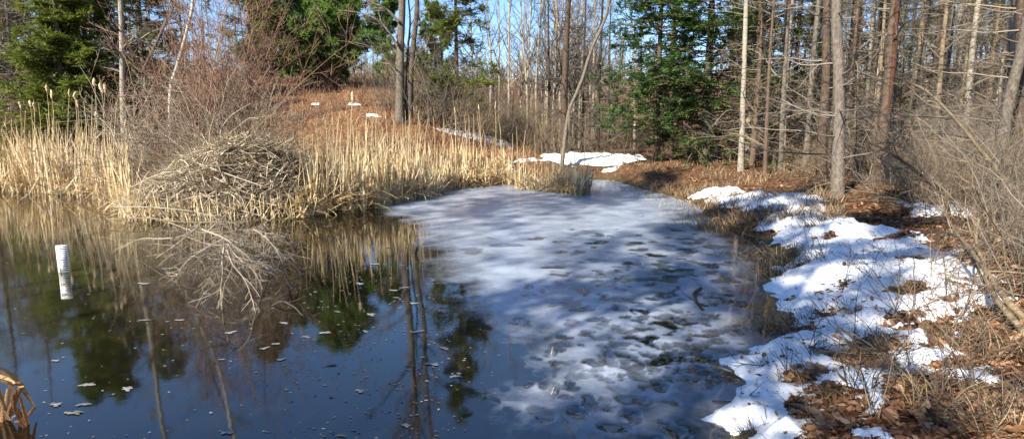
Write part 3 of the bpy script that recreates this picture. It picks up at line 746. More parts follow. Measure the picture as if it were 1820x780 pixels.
Yd = 18.6
ln = trace([(217, 232), (218, 170), (217, 90), (214, 0)], Yd); ln[0][2] = gz(ln[0])
bare_tree('tree', 'straight pale grey trunk standing beside the darker green fir', [ext(ln, 9.5)], [(0.085, 0.05)], 'bark_pale', 'twig_grey', 21, n1=26, t1=(0.15, 0.97), l1=0.16, a1=70, grav=0.1, n3=4)
ln = trace([(296, 200), (302, 170), (318, 108), (336, 41), (343, 0)], 15.0); ln[0][2] = gz(ln[0])
bare_tree('birch_tree', 'slender whitish sapling leaning over the stick lodge', [ext(ln, 8.5)], [(0.044, 0.024)], 'bark_birch', 'twig_grey', 22, n1=12, t1=(0.5, 0.97), l1=0.25)
ln = trace([(236, 180), (245, 150), (262, 110), (300, 30), (312, 0)], 20); ln[0][2] = gz(ln[0])
bare_tree('birch_tree', 'pale crooked trunk leaning behind the tangled shrubs', [ext(ln, 9)], [(0.055, 0.03)], 'bark_grey', 'twig_grey', 23, n1=10, t1=(0.4, 0.97), l1=0.25)
# tall reddish shrub and tangles round the lodge
shrub('shrub', 'tall reddish twiggy shrub rising behind the stick lodge', gpx(398, 14.5), 4.8, 0.35, 42, 'twig_red', 31, n2=9, n3=6, n4=2, r=0.020, lean=0.26, wob=0.07, fr=0.4, rmin=0.0048)
shrub('shrub', 'pale tangled shrub to the left of the stick lodge', gpx(268, 14.2), 2.9, 0.5, 40, 'twig_pale', 32, n2=9, n3=6, n4=2, r=0.013, lean=0.45, wob=0.13, fr=0.4, arch=0.4, rmin=0.0036)
shrub('shrub', 'dense tan-brown thicket crowning the back of the stick lodge', gpx(430, 13.2), 3.2, 0.4, 70, 'twig_tan', 33, n2=8, n3=5, n4=1, r=0.016, lean=0.5, wob=0.16, fr=0.45, arch=0.7, rmin=0.004)
shrub('shrub', 'tan-brown twiggy thicket behind the middle of the stick lodge', gpx(330, 13.8), 2.6, 0.5, 44, 'twig_tan', 34, n2=8, n3=5, n4=1, r=0.013, lean=0.4, wob=0.15, fr=0.4, arch=0.5, rmin=0.004)
shrub('shrub', 'fine orange-brown brush between the left reeds and the lodge', gpx(235, 13.5), 1.3, 0.8, 60, 'twig_red', 35, n2=5, n3=3, r=0.006, lean=0.5, wob=0.10, fr=0.6, arch=0.3)
_rb = None
for i, (px, Yd, h) in enumerate([(10, 19.5, 1.9), (45, 19.0, 1.7), (-35, 19, 1.9), (180, 18.5, 1.4), (222, 17.5, 1.6)]):
    if _rb is not None:
        dup(_rb, gpx(px, Yd), i * 1.1, h / 1.9, 'low russet brush in front of the left firs', 'russet brush below the left firs'); continue
    _rb = shrub('shrub', 'low russet brush in front of the left firs', gpx(px, Yd), h, 0.6, 60, 'twig_red', 40 + i, 'russet brush below the left firs', n2=5, n3=4, r=0.009, lean=0.4, fr=0.7)

# bushy white pine on the knoll
def pine(name, label, loc, h, spread, seed, nb=70, nt=15, t0=0.05, group=None):
    rng = np.random.default_rng(seed)
    o = thing(name, label, 'tree', loc, 0, group)
    g = Geo(); T, TR = trunk_mesh(g, rng, [(0, 0, -0.2), (.05, 0, h * .4), (0, .05, h)], 0.16 * h / 7, 0.02)
    g.build('trunk', M['bark_brown'], o, True)
    B, BR, t = spawn(rng, T, TR, nb, t0, 0.98, 66, 1.0, 7, 0.55, 0.06, 0.35, 0.008, absl=True, taper=0)
    f = np.interp(t, [0, 0.25, 0.6, 1.0], [0.85, 1.0, 0.75, 0.18]) * spread
    B = B[:, :1] + (B - B[:, :1]) * f[:, None, None]
    B2, B2R, _ = spawn(rng, B, BR, 7, 0.25, 0.98, 45, 0.34, 5, 0.25, 0.1, 0.6, 0.004)
    B3, B3R, _ = spawn(rng, B2, B2R, 4, 0.2, 0.98, 45, 0.5, 4, 0.2, 0.1, 0.6, 0.003)
    g = Geo(); tubes(g, B, BR, 4, 0.4); tubes(g, B2, B2R, 3, 0.4); tag(g.build('branches', M['twig_brown'], o), kind='stuff')
    pts, drs = [], []
    for PP in (B2, B3):
        for k in range(2, PP.shape[1]):
            pts.append(PP[:, k]); drs.append(norm(PP[:, k] - PP[:, k - 1]))
    g = Geo(); tufts(g, rng, np.concatenate(pts), np.concatenate(drs), nt, 0.23, 0.062)
    g.build('crown', M['pine'], o)
    return o
pine('pine_tree', 'bushy green pine standing on the orange knoll', gpx(590, 29.0), 5.4, 2.9, 51, nb=170, nt=7)
pine('pine_tree', 'smaller pine at the left foot of the bushy pine', gpx(492, 30.5), 4.6, 2.0, 52, nb=80, nt=8)
pine('pine_tree', 'little pine peeping out beside the twin-trunked tree', gpx(690, 38), 5.6, 2.4, 53, nb=50, nt=8)
pine('pine_tree', 'pine far behind the yellow-green spruce', gpx(775, 40), 6.5, 2.6, 54, nb=50, nt=8)

# twin-trunked tree on the slope
Yd = 22.8
l1 = trace([(711, 222), (711, 172), (712, 77), (715, 0)], Yd); l1[0][2] = gz(l1[0])
l2 = trace([(728, 222), (729, 170), (732, 108), (740, 31), (741, 0)], Yd + .2); l2[0][2] = gz(l2[0])
l3 = trace([(721, 222), (721, 172), (725, 90), (729, 40), (726, 0)], Yd + .3); l3[0][2] = gz(l3[0])
bare_tree('twin_trunked_tree', 'leafless twin-trunked tree on the slope in front of the open sky', [ext(l1, 12.5), ext(l2, 11.8), ext(l3, 8)], [(0.165, 0.06), (0.11, 0.05), (0.045, 0.02)], 'bark_grey', 'twig_grey', 61, n1=14, t1=(0.38, 0.97), l1=0.34, n2=7, n3=6, n4=3, limbs=[
    (trace([(706, 82), (680, 43), (646, 25), (600, 18)], Yd - .3), 0.05, 0.012), (trace([(709, 40), (690, 20), (658, 3), (620, -15)], Yd - .2), 0.055, 0.012),
    (trace([(709, 135), (690, 110), (671, 95), (649, 80), (600, 72)], Yd - .6), 0.03, 0.006), (trace([(733, 120), (745, 95), (757, 85), (764, 60)], Yd), 0.03, 0.008)])
b = gpx(815, 24)
conifer('spruce_tree', 'sparse yellow-green spruce right of the twin-trunked tree', b, 9.0, 0.10, 2.1, 'fir_lit', 'bark_brown', 62, t0=0.10, nb=84, dead=1.9, nd=110, tdead=0.7, dens=9)
_fb = []
for i, (px, Yd, h) in enumerate([(765, 23, 3.2), (850, 22.6, 2.4), (890, 24, 2.3), (930, 25, 2.5), (800, 26, 3.4), (970, 24, 2.2), (690, 24.5, 1.6), (750, 25, 3.2)]):
    lab = ('brown' if i % 2 else 'grey') + (' tall' if h > 3 else ' low' if h < 2.35 else ' middling') + ' leafless bush ' + ('beside the twin-trunked tree' if px < 780 else 'near the yellow-green spruce' if px < 880 else 'behind the far snow')
    if i > 1:
        dup(_fb[i % 2], gpx(px, Yd), i * 1.1, h / (3.2 if i % 2 == 0 else 2.4), lab, 'bushes beyond the far reeds'); continue
    _fb.append(shrub('shrub', lab, gpx(px, Yd), h, 0.5, 34, 'twig_brown' if i % 2 else 'twig_grey', 70 + i, 'bushes beyond the far reeds', n2=7, n3=5, n4=2, r=0.014, lean=0.4, fr=0.5, rmin=0.003))

# pale slim trees in the gap
rng = np.random.default_rng(8)
sl_src = None
for i, (px, Yd, sc_) in enumerate([(870, 34, 1), (905, 40, 1.1), (940, 36, 1), (955, 31, .9), (968, 42, 1.2), (982, 34, 1.0), (996, 38, 1.1), (1022, 36, 1), (842, 44, 1.1), (1045, 40, 1.1), (888, 48, 1.2), (925, 50, 1.3), (760, 46, 1.0), (790, 42, 1.1)] + [(float(rng.uniform(935, 1130)), float(rng.uniform(29, 54)), float(rng.uniform(.8, 1.2))) for _ in range(22)]):
    b = gpx(px, Yd); lab = ('thin ' if sc_ < .95 else 'tall ' if sc_ > 1.12 else '') + 'pale leafless tree ' + ('close behind the far snow' if Yd < 35 else 'some way beyond the far snow' if Yd < 44 else 'far beyond the far snow') + (' towards the twin-trunked tree' if px < 920 else ' near the leaning grey trunk' if px < 1035 else ' towards the dark fir'); grp = 'slim bare trees beyond the far snow'
    if i % 5 == 0 and i < 10:
        h = 11
        sl_src = bare_tree('bare_tree', lab, [[np.array(b), np.array(b) + (0.1, 0, h * .35), np.array(b) + (rng.normal(0, .3), 0, h * .7), np.array(b) + (rng.normal(0, .4), 0.1, h)]], [(0.085, 0.02)], 'bark_pale', 'twig_grey', 90 + i, group=grp, n1=22, t1=(0.22, 0.97), l1=0.26, a1=38, n2=6, n3=5, n4=2, grav=0.5, rmin=0.004)
        sl_src.scale = (sc_,) * 3
    else:
        dup(sl_src, b, rng.uniform(0, 6.3), sc_ * rng.uniform(0.85, 1.15), lab, grp)

# dark bare larch-like conifers and the leaning grey trunk
Yd = 23.5
ln = trace([(1003, 262), (1003, 187), (1006, 90), (1010, 0)], Yd); ln[0][2] = gz(ln[0])
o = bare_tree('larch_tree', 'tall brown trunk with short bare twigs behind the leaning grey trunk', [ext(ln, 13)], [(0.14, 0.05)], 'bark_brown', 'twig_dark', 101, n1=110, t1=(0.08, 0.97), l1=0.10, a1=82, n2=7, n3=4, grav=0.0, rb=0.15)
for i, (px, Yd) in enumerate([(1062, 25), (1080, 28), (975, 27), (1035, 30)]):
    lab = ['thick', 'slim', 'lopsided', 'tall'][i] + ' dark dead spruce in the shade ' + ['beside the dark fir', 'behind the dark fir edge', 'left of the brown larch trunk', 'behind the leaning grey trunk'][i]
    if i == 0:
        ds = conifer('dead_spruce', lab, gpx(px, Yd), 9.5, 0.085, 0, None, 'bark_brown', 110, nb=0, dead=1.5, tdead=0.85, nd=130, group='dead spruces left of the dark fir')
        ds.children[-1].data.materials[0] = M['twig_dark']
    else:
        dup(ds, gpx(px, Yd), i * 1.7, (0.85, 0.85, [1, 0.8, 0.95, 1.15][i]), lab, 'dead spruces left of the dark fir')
ln = trace([(998, 245), (1010, 203), (1023, 170), (1038, 133), (1050, 90), (1072, 43), (1083, 0)], 20.5); ln[0][2] = gz(ln[0])
bare_tree('tree', 'smooth grey trunk leaning right over the far snow', [ext(ln, 10)], [(0.062, 0.04)], 'bark_grey', 'twig_grey', 115, n1=10, t1=(0.55, 0.97), l1=0.3)
# dark firs
b = onG(1252, 287, 0.45)
conifer('fir_tree', 'big dark green fir with low boughs over the far right bank', b, 12.5, 0.16, 3.4, 'fir_dark', 'bark_grey', 121, t0=0.04, nb=220, dens=10, droop=-0.35, dead=1.5, nd=40, tdead=0.35)
b = gpx(1168, 21.5)
conifer('fir_tree', 'dark green fir overhanging the end of the far snow', b, 10.5, 0.10, 2.9, 'fir_dark', 'bark_brown', 122, t0=0.06, nb=135, dens=9, droop=-0.3)
b = gpx(1190, 27.5)
conifer('fir_tree', 'tall fir behind the two dark firs', b, 13, 0.16, 3.0, 'fir_dark', 'bark_brown', 123, t0=0.12, nb=100, droop=-0.3)
b = gpx(1405, 24)
conifer('fir_tree', 'yellowish-green fir among the bare trunks of the woods', b, 10, 0.12, 2.2, 'fir_olive', 'bark_brown', 124, t0=0.1, nb=80, droop=-0.3, dens=6, dead=1.5, nd=50)
b = gpx(1330, 27)
conifer('fir_tree', 'olive fir behind the pale trunk on the far right bank', b, 11, 0.13, 2.4, 'fir_olive', 'bark_brown', 125, t0=0.08, nb=90, droop=-0.3, dens=6)

for i, (px, Yd, h, sp, lab) in enumerate([(1448, 29, 9, 2.2, 'olive fir in the woods behind the thick grey trunk'), (1545, 25, 7.5, 1.8, 'small olive fir in the woods beside the rotten trunk'), (1625, 31, 10, 2.3, 'tall olive fir deep in the woods past the rotten trunk'), (1755, 28, 9, 2.2, 'olive fir deep in the woods past the paired trunks'), (1840, 24, 8, 2.0, 'olive fir in the woods beyond the grey edge trunk')]):
    conifer('fir_tree', lab, gpx(px, Yd), h, 0.11, sp, 'fir_olive', 'bark_brown', 140 + i, t0=0.12, nb=70, droop=-0.3, dens=5, dead=1.4, nd=40, tdead=0.4)
# ------------------------------------------------------------------ woods on the right: traced trunks
def wood(name, label, pxs, w, z0, bark, twig, seed, top=11, **k):
    b = onG(pxs[0][0], pxs[0][1], z0)
    ln = [b] + trace(pxs[1:], b[1])
    r0 = w / F * np.hypot(b[0], b[1]) / 2
    a = dict(n1=44, t1=(0.07, 0.97), l1=0.17, a1=78, n2=6, n3=4, grav=-0.05, wob=0.13, flare=1.35, rb=0.16)
    a.update(k)
    return bare_tree(name, label, [ext(ln, top)], [(r0, r0 * 0.4)], bark, twig, seed, **a)
wood('tree', 'thick grey trunk at the edge of the bank snow, dark below and pale above', [(1488, 350), (1492, 200), (1490, 100), (1487, 0)], 18, .45, 'bark_grey', 'twig_grey', 201, 12)
wood('tree', 'darker trunk close behind the thick grey trunk', [(1461, 322), (1461, 250), (1468, 150), (1470, 0)], 14, .45, 'bark_brown', 'twig_grey', 202, 12)
o = wood('tree', 'broken-looking trunk with a strip of red rotten wood', [(1556, 332), (1568, 240), (1580, 150), (1583, 80), (1592, 0)], 17, .45, 'bark_brown', 'twig_grey', 203, 10)
ob = np.array(o.location)
g = Geo(); rr = np.random.default_rng(4)
lr = smooth_line([p - ob for p in trace([(1578, 200), (1588, 120), (1591, 60), (1594, 0)], ob[1] - 0.09)], 10)
tubes(g, lr, np.array([.02, .03, .045, .05, .055, .05, .055, .045, .04, .03]), 7, 0.5, 0.12, rr)
g.build('rotten_strip', M['rot_wood'], o)
wood('tree', 'slim pale trunk standing behind the bank grass', [(1390, 281), (1394, 150), (1398, 0)], 9, .45, 'bark_pale', 'twig_grey', 204, 12)
wood('tree', 'pale trunk at the right flank of the big dark fir', [(1326, 286), (1332, 150), (1340, 0)], 12, .45, 'bark_pale', 'twig_grey', 205, 12)
wood('tree', 'grey trunk at the edge of the woods with branches arching to the bank', [(1772, 352), (1784, 235), (1800, 150), (1822, 60)], 16, .45, 'bark_grey', 'twig_grey', 206, 10)
wood('tree', 'thin straight trunk between the thick trunk and the rotten one', [(1518, 292), (1522, 150), (1530, 0)], 9, .45, 'bark_yellow', 'twig_grey', 207, 11)
wood('tree', 'paired pale trunk leaning slightly in the middle of the woods', [(1694, 290), (1698, 180), (1706, 60), (1710, 0)], 13, .45, 'bark_pale', 'twig_grey', 208, 12)
wood('tree', 'pinkish-grey trunk leaning beside its paired trunk in the woods', [(1710, 292), (1718, 180), (1734, 60), (1742, 0)], 11, .45, 'bark_yellow', 'twig_grey', 209, 12)
wood('tree', 'dark trunk close to the grey edge trunk with arching branches', [(1806, 340), (1812, 200), (1818, 0)], 16, .45, 'bark_brown', 'twig_brown', 210, 11)

LMK = [('the thick grey trunk by the snow', 5.6, 10.4), ('the trunk with red rotten wood', 7.0, 11.8), ('the paired leaning trunks', 13.0, 18.0), ('the grey trunk at the edge of the woods', 8.2, 10.0), ('the pale trunk beside the dark fir', 8.3, 21.5), ('the slim pale trunk behind the bank grass', 8.6, 19.5), ('the thin straight trunk', 10.2, 18.5)]
def where(x, y):
    d = [math.hypot(x - a, y - b_) for _, a, b_ in LMK]; i = int(np.argmin(d)); n = LMK[i][0]
    if d[i] < 3.0: return 'close to ' + n
    if d[i] < 9: return 'some paces from ' + n
    return 'deep in the woods far beyond ' + n
# copies fill the woods
rng = np.random.default_rng(31)
protos = []
for k, (bk, tw) in enumerate([('bark_grey', 'twig_grey'), ('bark_yellow', 'twig_grey'), ('bark_brown', 'twig_brown'), ('bark_pale', 'twig_grey')]):
    protos.append((bk, tw))
WLAB = ['grey slender trunk with dead side branches in the woods', 'yellowish slender trunk with dead side branches in the woods', 'brown slender trunk with dead side branches in the woods', 'whitish slender trunk with dead side branches in the woods']
WGRP = ['grey trunks in the woods', 'yellowish trunks in the woods', 'brown trunks in the woods', 'whitish trunks in the woods']
src = {}
spots = []
while len(spots) < 175:
    Yd = rng.uniform(13, 19) if len(spots) <= 14 else rng.uniform(12.5, 44) if len(spots) < 115 else rng.uniform(30, 58)
    px = rng.uniform(1290, 1960)
    x = (px - 910) / F * Yd
    if Yd < 15 and px < 1420: continue
    if all((x - q[0]) ** 2 + (Yd - q[1]) ** 2 > 0.40 for q in spots): spots.append((x, Yd))
for i, (x, y) in enumerate(spots):
    k = int(rng.integers(0, 4)); b = gp(x, y)
    if k not in src:
        h = 12.5
        ln = [np.array(b) + (0, 0, 0), np.array(b) + (rng.normal(0, .08), rng.normal(0, .1), h * .33), np.array(b) + (rng.normal(0, .15), rng.normal(0, .2), h * .66), np.array(b) + (rng.normal(0, .3), 0, h)]
        src[k] = bare_tree('forest_tree', WLAB[k], [ln], [(0.078, 0.025)], protos[k][0], protos[k][1], 300 + k, group=WGRP[k], n1=62, t1=(0.06, 0.97), l1=0.15, a1=78, n2=6, n3=4, grav=-0.08, wob=0.13, rmin=0.0035, rb=0.2)
        # thin green top
        rr = np.random.default_rng(k); g = Geo()
        T = smooth_line([p - np.array(b) for p in ln], 20)[None]
        B, BR, t = spawn(rr, T, np.full((1, 20), 0.05), 34, 0.5, 0.98, 72, 1.1, 6, -0.1, 0.06, 0.3, 0.006, absl=True, taper=0.5)
        shoots(g, rr, B, 12, 0.36, 0.10, 0.03); g.build('green_top', M['fir_olive'], src[k])
    else:
        s = rng.uniform(0.55, 1.1)
        dup(src[k], b, rng.uniform(0, 6.3), (s, s, s * rng.uniform(0.95, 1.2)), ('thin ' if s < 0.72 else 'sturdy ' if s > 0.95 else '') + WLAB[k].split(' slender')[0] + ' dead-limbed trunk ' + where(x, y).replace('some paces from', 'farther from').replace('deep in the woods far beyond', 'far beyond'), WGRP[k])
# woods behind the left firs and the slope
spots = []
while len(spots) < 34:
    Yd = rng.uniform(25, 46); px = rng.uniform(-140, 470)
    if px > 400 and Yd < 33: continue
    x = (px - 910) / F * Yd
    if all((x - q[0]) ** 2 + (Yd - q[1]) ** 2 > 0.8 for q in spots): spots.append((x, Yd))
for i, (x, y) in enumerate(spots):
    k = int(rng.integers(0, 4)); s = rng.uniform(0.5, 0.68)
    dup(src[k], gp(x, y), rng.uniform(0, 6.3), s, WLAB[k].replace('in the woods', 'behind the left firs'), WGRP[k].replace('in the woods', 'behind the left firs'))

# ------------------------------------------------------------------ brush on the right bank
SW = ['tangled grey shrub', 'thin brown shrub', 'low arching brush']
SL = ['tangled grey leafless shrub among the trunks of the woods', 'thin brown leafless shrub among the trunks of the woods', 'low arching brown brush among the trunks of the woods']
SG = ['grey shrubs in the woods', 'brown shrubs in the woods', 'arching brush in the woods']
ssrc = []
for k, (px, py) in enumerate([(1600, 330), (1660, 320), (1640, 345)]):
    b = onG(px, py)
    if k == 0: s_ = shrub('shrub', SL[0], b, 2.3, 0.5, 22, 'twig_grey', 401, SG[0], n2=7, n3=5, n4=2, r=0.013, lean=0.5, fr=0.3, arch=0.4)
    if k == 1: s_ = shrub('shrub', SL[1], b, 1.7, 0.4, 26, 'twig_brown', 402, SG[1], n2=7, n3=5, r=0.009, lean=0.3, fr=0.3)
    if k == 2: s_ = shrub('shrub', SL[2], b, 1.8, 0.7, 26, 'twig_brown', 403, SG[2], n2=7, n3=5, r=0.009, lean=0.7, fr=0.4, arch=1.6, wob=0.15)
    ssrc.append(s_)
rng = np.random.default_rng(55)
ns = 0
while ns < 62:
    px = rng.uniform(1430, 1900); py = 262 + 120 * rng.random() ** 1.4
    if px < 1560 and py > 330: continue
    b = onG(px, py)
    if b[1] < 6.5 or b[0] < 4.2: continue
    k = int(rng.integers(0, 3))
    s = rng.uniform(0.55, 1.05); dup(ssrc[k], tuple(b), rng.uniform(0, 6.3), s, ('large ' if s > 0.85 else 'small ' if s < 0.68 else '') + SW[k] + ' ' + where(b[0], b[1]).replace('deep in the woods ', '').replace('some paces from', 'farther from'), SG[k]); ns += 1
for i, (px, py, s, k) in enumerate([(1780, 420, .75, 0), (1740, 395, .8, 2), (1815, 470, .6, 1), (1790, 380, .9, 0), (1700, 385, .7, 1), (1660, 372, .6, 2), (1830, 420, .8, 2), (1850, 520, .6, 0)]):
    dup(ssrc[k], tuple(onG(px, py)), i * 1.3, s, ('big ' if s > .75 else 'small ' if s < .65 else '') + SW[k] + (' just behind' if py > 410 else ' a few steps behind') + ' the bent yellowish sapling', SG[k])
for i in range(16):   # undergrowth along the far end of the right bank
    px = rng.uniform(1080, 1420); py = rng.uniform(268, 292)
    b = onG(px, py)
    dup(ssrc[1 + i % 2], tuple(b), rng.uniform(0, 6.3), rng.uniform(0.45, 0.75), 'low brown brush under the dark firs', 'brush under the dark firs')
for i in range(10):
    b = gpx(rng.uniform(905, 1120), rng.uniform(23, 27))
    dup(ssrc[1 + i % 2], tuple(b), rng.uniform(0, 6.3), rng.uniform(0.6, 0.95), 'russet brush along the back of the far snow', 'brush behind the far snow')

# ------------------------------------------------------------------ bent yellowish sapling and arched stem by the snow
def stemthing(name, label, lines, radii, mat, twig, seed, n2=6, n3=4, cat='shrub', tw=0.45, rmin=0.0016, grav=0.1):
    rng = np.random.default_rng(seed)
    base = np.asarray(lines[0][0]); o = thing(name, label, cat, tuple(base))
    gt = Geo()
    for ln, (r0, r1) in zip(lines, radii):
        g = Geo(); L_ = smooth_line([np.asarray(p) - base for p in ln], 22); rr = np.linspace(r0, r1, 22)
        tubes(g, L_, rr, 9, 0.5, 0.06, rng); g.build('stem', M[mat], o, True)
        B, BR, _ = spawn(rng, L_[None], rr[None], n2, 0.25, 0.99, 45, tw, 7, grav, 0.14, 0.4, rmin)
        tubes(gt, B, BR, 4, rng.random(len(B)))
        if n3:
            B3, B3R, _ = spawn(rng, B, BR, n3, 0.2, 0.97, 42, 0.5, 5, grav, 0.14, 0.6, rmin * 0.8)
            tubes(gt, B3, B3R, 3, rng.random(len(B3)))
    tag(gt.build('twigs', M[twig], o), kind='stuff')
    return o
def zpath(pts):
    return [P(a, b_, z) for a, b_, z in pts]
stemthing('bent_sapling', 'bent yellowish sapling arching from the leaf litter towards the snow', [
    zpath([(1838, 620, .30), (1820, 592, .36), (1805, 572, .42), (1777, 540, .48), (1756, 502, .55), (1749, 470, .62), (1735, 430, .75), (1740, 390, .9)]),
    zpath([(1850, 600, .32), (1815, 560, .44), (1782, 527, .52), (1774, 513, .55), (1753, 482, .60), (1722, 440, .66), (1694, 416, .66), (1640, 414, .6), (1590, 425, .5)]),
    zpath([(1780, 540, .45), (1749, 502, .5), (1735, 471, .55), (1708, 433, .62), (1690, 395, .72), (1650, 350, .85)])],
    [(0.022, 0.009), (0.024, 0.006), (0.013, 0.005)], 'bark_yellow', 'twig_brown', 501, n2=9, n3=5)
b = onG(1686, 384)
stemthing('arched_sapling', 'dark arched stem curving left in front of the rotten trunk', [[b] + trace([(1676, 349), (1656, 326), (1624, 301), (1584, 273), (1540, 250)], b[1])], [(0.035, 0.012)], 'bark_brown', 'twig_grey', 502, n2=9, n3=5)
b = onG(1625, 318)
stemthing('arched_sapling', 'thin curved dark stem swinging upward beside the rotten trunk', [[b] + trace([(1622, 305), (1618, 260), (1605, 225), (1600, 190), (1606, 120)], b[1])], [(0.03, 0.012)], 'bark_brown', 'twig_brown', 503, n2=6, n3=4)
b = onG(1795, 400)
stemthing('arched_branch', 'long pale dead limb slanting across the woods', [[b] + trace([(1790, 330), (1745, 270), (1700, 215), (1650, 165), (1600, 140)], b[1])], [(0.035, 0.01)], 'bark_yellow', 'twig_grey', 504, n2=9, n3=5)
# twiggy plants poking out of the bank snow
rng = np.random.default_rng(66)
for i, (px, py, h, stems) in enumerate([(1440, 640, .55, 4), (1405, 668, .4, 3), (1545, 620, .8, 6), (1500, 520, .9, 3), (1560, 470, 1.0, 4), (1610, 560, .9, 5), (1640, 600, .8, 6), (1480, 470, .7, 3), (1420, 430, .6, 3), (1525, 700, .6, 5), (1600, 690, .7, 6), (1660, 720, .7, 7), (1720, 700, .8, 7), (1760, 640, .8, 6), (1700, 620, .8, 6), (1350, 720, .35, 2), (1370, 400, .45, 5), (1330, 385, .45, 6), (1580, 760, .5, 5), (1780, 760, .6, 6), (1650, 480, .8, 5), (1690, 540, .9, 7), (1720, 570, .8, 6)]):
    shrub('sapling', ('tiny' if h < .5 else 'low' if h < .75 else 'waist-high') + (' dark leafless seedling of few stems' if stems < 5 else ' brown leafless seedling of many stems') + (' in the bank snow' if px < 1570 else ' in the leaf litter beside the bank snow' if px < 1650 else ' in the leaf litter below the bent sapling'), onG(px, py), h, 0.6, stems, 'twig_dark' if px < 1560 else 'twig_brown', 600 + i, 'seedlings on the right bank', n2=7, n3=3, r=0.0050, lean=0.55, wob=0.12, fr=0.05, rmin=0.0016, arch=0.2)

# ------------------------------------------------------------------ undergrowth, litter, grass
def scatter_px(rng, n, x0, x1, y0, y1, keepf=None):
    out = []
    px = rng.uniform(x0, x1, n); py = rng.uniform(y0, y1, n)
    d = np.stack([(px - 910) / F, CP + (390 - py) / F * SP, -SP + (390 - py) / F * CP], 1)
    z = np.full(n, 0.4)
    for _ in range(6):
        t = (z - CAMZ) / d[:, 2]; X = d[:, 0] * t; Y = d[:, 1] * t; z = 0.5 * z + 0.5 * ground_z(X, Y)
    z = ground_z(X, Y)
    ok = (z > 0.0) & (Y < 60)
    return np.stack([X, Y, z], 1)[ok]
rng = np.random.default_rng(9)
# leaf litter on the right bank
def leaves(g, rng, base, s):
    N = len(base)
    az = rng.uniform(0, 6.283, N); ti = rng.normal(0, 0.35, N); ro = rng.normal(0, 0.45, N)
    L = s * rng.uniform(0.6, 1.25, N); W = L * rng.uniform(0.35, 0.62, N)
    lx = np.array([-1, -0.35, -0.35, 0.35, 0.35, 1, -0.35, 0.35]); ly = np.array([0, -1, 1, -0.9, 0.9, 0, 0, 0]); lz = np.array([0.1, 0.28, 0.28, 0.25, 0.25, 0.15, 0.0, 0.0])
    px_ = lx * L[:, None] / 2; py_ = ly * W[:, None] / 2; pz_ = lz * W[:, None] * rng.uniform(-0.6, 1.3, N)[:, None]
    z1 = pz_ * np.cos(ro)[:, None] + py_ * np.sin(ro)[:, None]; y1 = py_ * np.cos(ro)[:, None] - pz_ * np.sin(ro)[:, None]
    x2 = px_ * np.cos(ti)[:, None] - z1 * np.sin(ti)[:, None]; z2 = z1 * np.cos(ti)[:, None] + px_ * np.sin(ti)[:, None]
    X = x2 * np.cos(az)[:, None] - y1 * np.sin(az)[:, None]; Y = x2 * np.sin(az)[:, None] + y1 * np.cos(az)[:, None]
    V = np.stack([X, Y, z2], -1) + base[:, None] + np.array([0, 0, 0.012])
    f = np.array([[0, 1, 6], [0, 6, 2], [1, 3, 7], [1, 7, 6], [6, 7, 4], [6, 4, 2], [3, 5, 7], [7, 5, 4]])
    F_ = (np.arange(N)[:, None, None] * 8 + f).reshape(-1, 3)
    g.add(V.reshape(-1, 3), F_, np.repeat(rng.random(N), 8))
g = Geo()
b1 = scatter_px(rng, 9000, 1150, 1860, 280, 420); leaves(g, rng, b1, 0.085)
b2 = scatter_px(rng, 8000, 1400, 1860, 400, 790); leaves(g, rng, b2, 0.07)
o = g.build('leaf_litter', M['leaf'], ground); tag(o, kind='stuff')
# single leaves that stand out near the camera
lm = []
for k in range(6):
    g = Geo(); leaves(g, np.random.default_rng(k), np.zeros((1, 3)), 0.085); lm.append(g.mesh('fallen_leaf', M['leaf']))
bb = scatter_px(rng, 260, 1440, 1830, 520, 785)
for i, p in enumerate(bb[:220]):
    o = mkobj('fallen_leaf', lm[i % 6], ground); o.location = (p[0], p[1], p[2] + 0.03); o.rotation_euler = (rng.normal(0, .3), rng.normal(0, .3), rng.uniform(0, 6.3)); s = rng.uniform(0.7, 1.3); o.scale = (s, s, s)
# dead grass
g = Geo()
b1 = scatter_px(rng, 9000, 1080, 1500, 290, 400)
k = fbm(b1[:, 0], b1[:, 1], 0.9, 3); b1 = b1[k > 0.46]
blades(g, rng, b1, rng.uniform(0.12, 0.32, len(b1)), 0.010, rng.uniform(0.2, 1.0, len(b1)), rng.uniform(0.2, 1.2, len(b1)), 3)
b1 = scatter_px(rng, 9000, 1300, 1840, 380, 785)
k = fbm(b1[:, 0], b1[:, 1], 2.2, 3); b1 = b1[(k > 0.62)]
blades(g, rng, b1, rng.uniform(0.06, 0.22, len(b1)), 0.005, rng.uniform(0.5, 1.4, len(b1)), rng.uniform(0.3, 1.4, len(b1)), 4)
for px, py, n_, rad in [(1285, 372, 260, .45), (1320, 392, 340, .5), (1350, 402, 260, .4), (1250, 362, 220, .45), (1385, 462, 260, .30), (1402, 480, 220, .25), (1418, 578, 200, .22), (1390, 588, 140, .18), (1375, 352, 90, .15), (1310, 350, 80, .12), (1437, 408, 90, .1), (1210, 345, 300, .6), (1165, 332, 300, .7), (1120, 318, 260, .7), (1480, 705, 110, .12), (1425, 668, 110, .08), (1535, 610, 200, .18), (1330, 770, 40, .04), (1460, 765, 60, .05), (1620, 520, 100, .14)]:
    c = onG(px, py, 0.2); xy = np.stack([c[0] + rng.normal(0, rad, n_), c[1] + rng.normal(0, rad * .7, n_)], 1)
    bs = np.stack([xy[:, 0], xy[:, 1], np.maximum(ground_z(xy[:, 0], xy[:, 1]), 0.0)], 1)
    blades(g, rng, bs, rng.uniform(0.12, 0.36, n_) * (1 if c[1] > 6 else .6), 0.010 if c[1] > 7 else 0.005, rng.uniform(0.4, 1.2, n_), rng.uniform(0.4, 1.3, n_), 4, np.clip(rng.normal(0.35, 0.25, n_), 0, 1), rng.normal(math.pi, 1.4, n_))
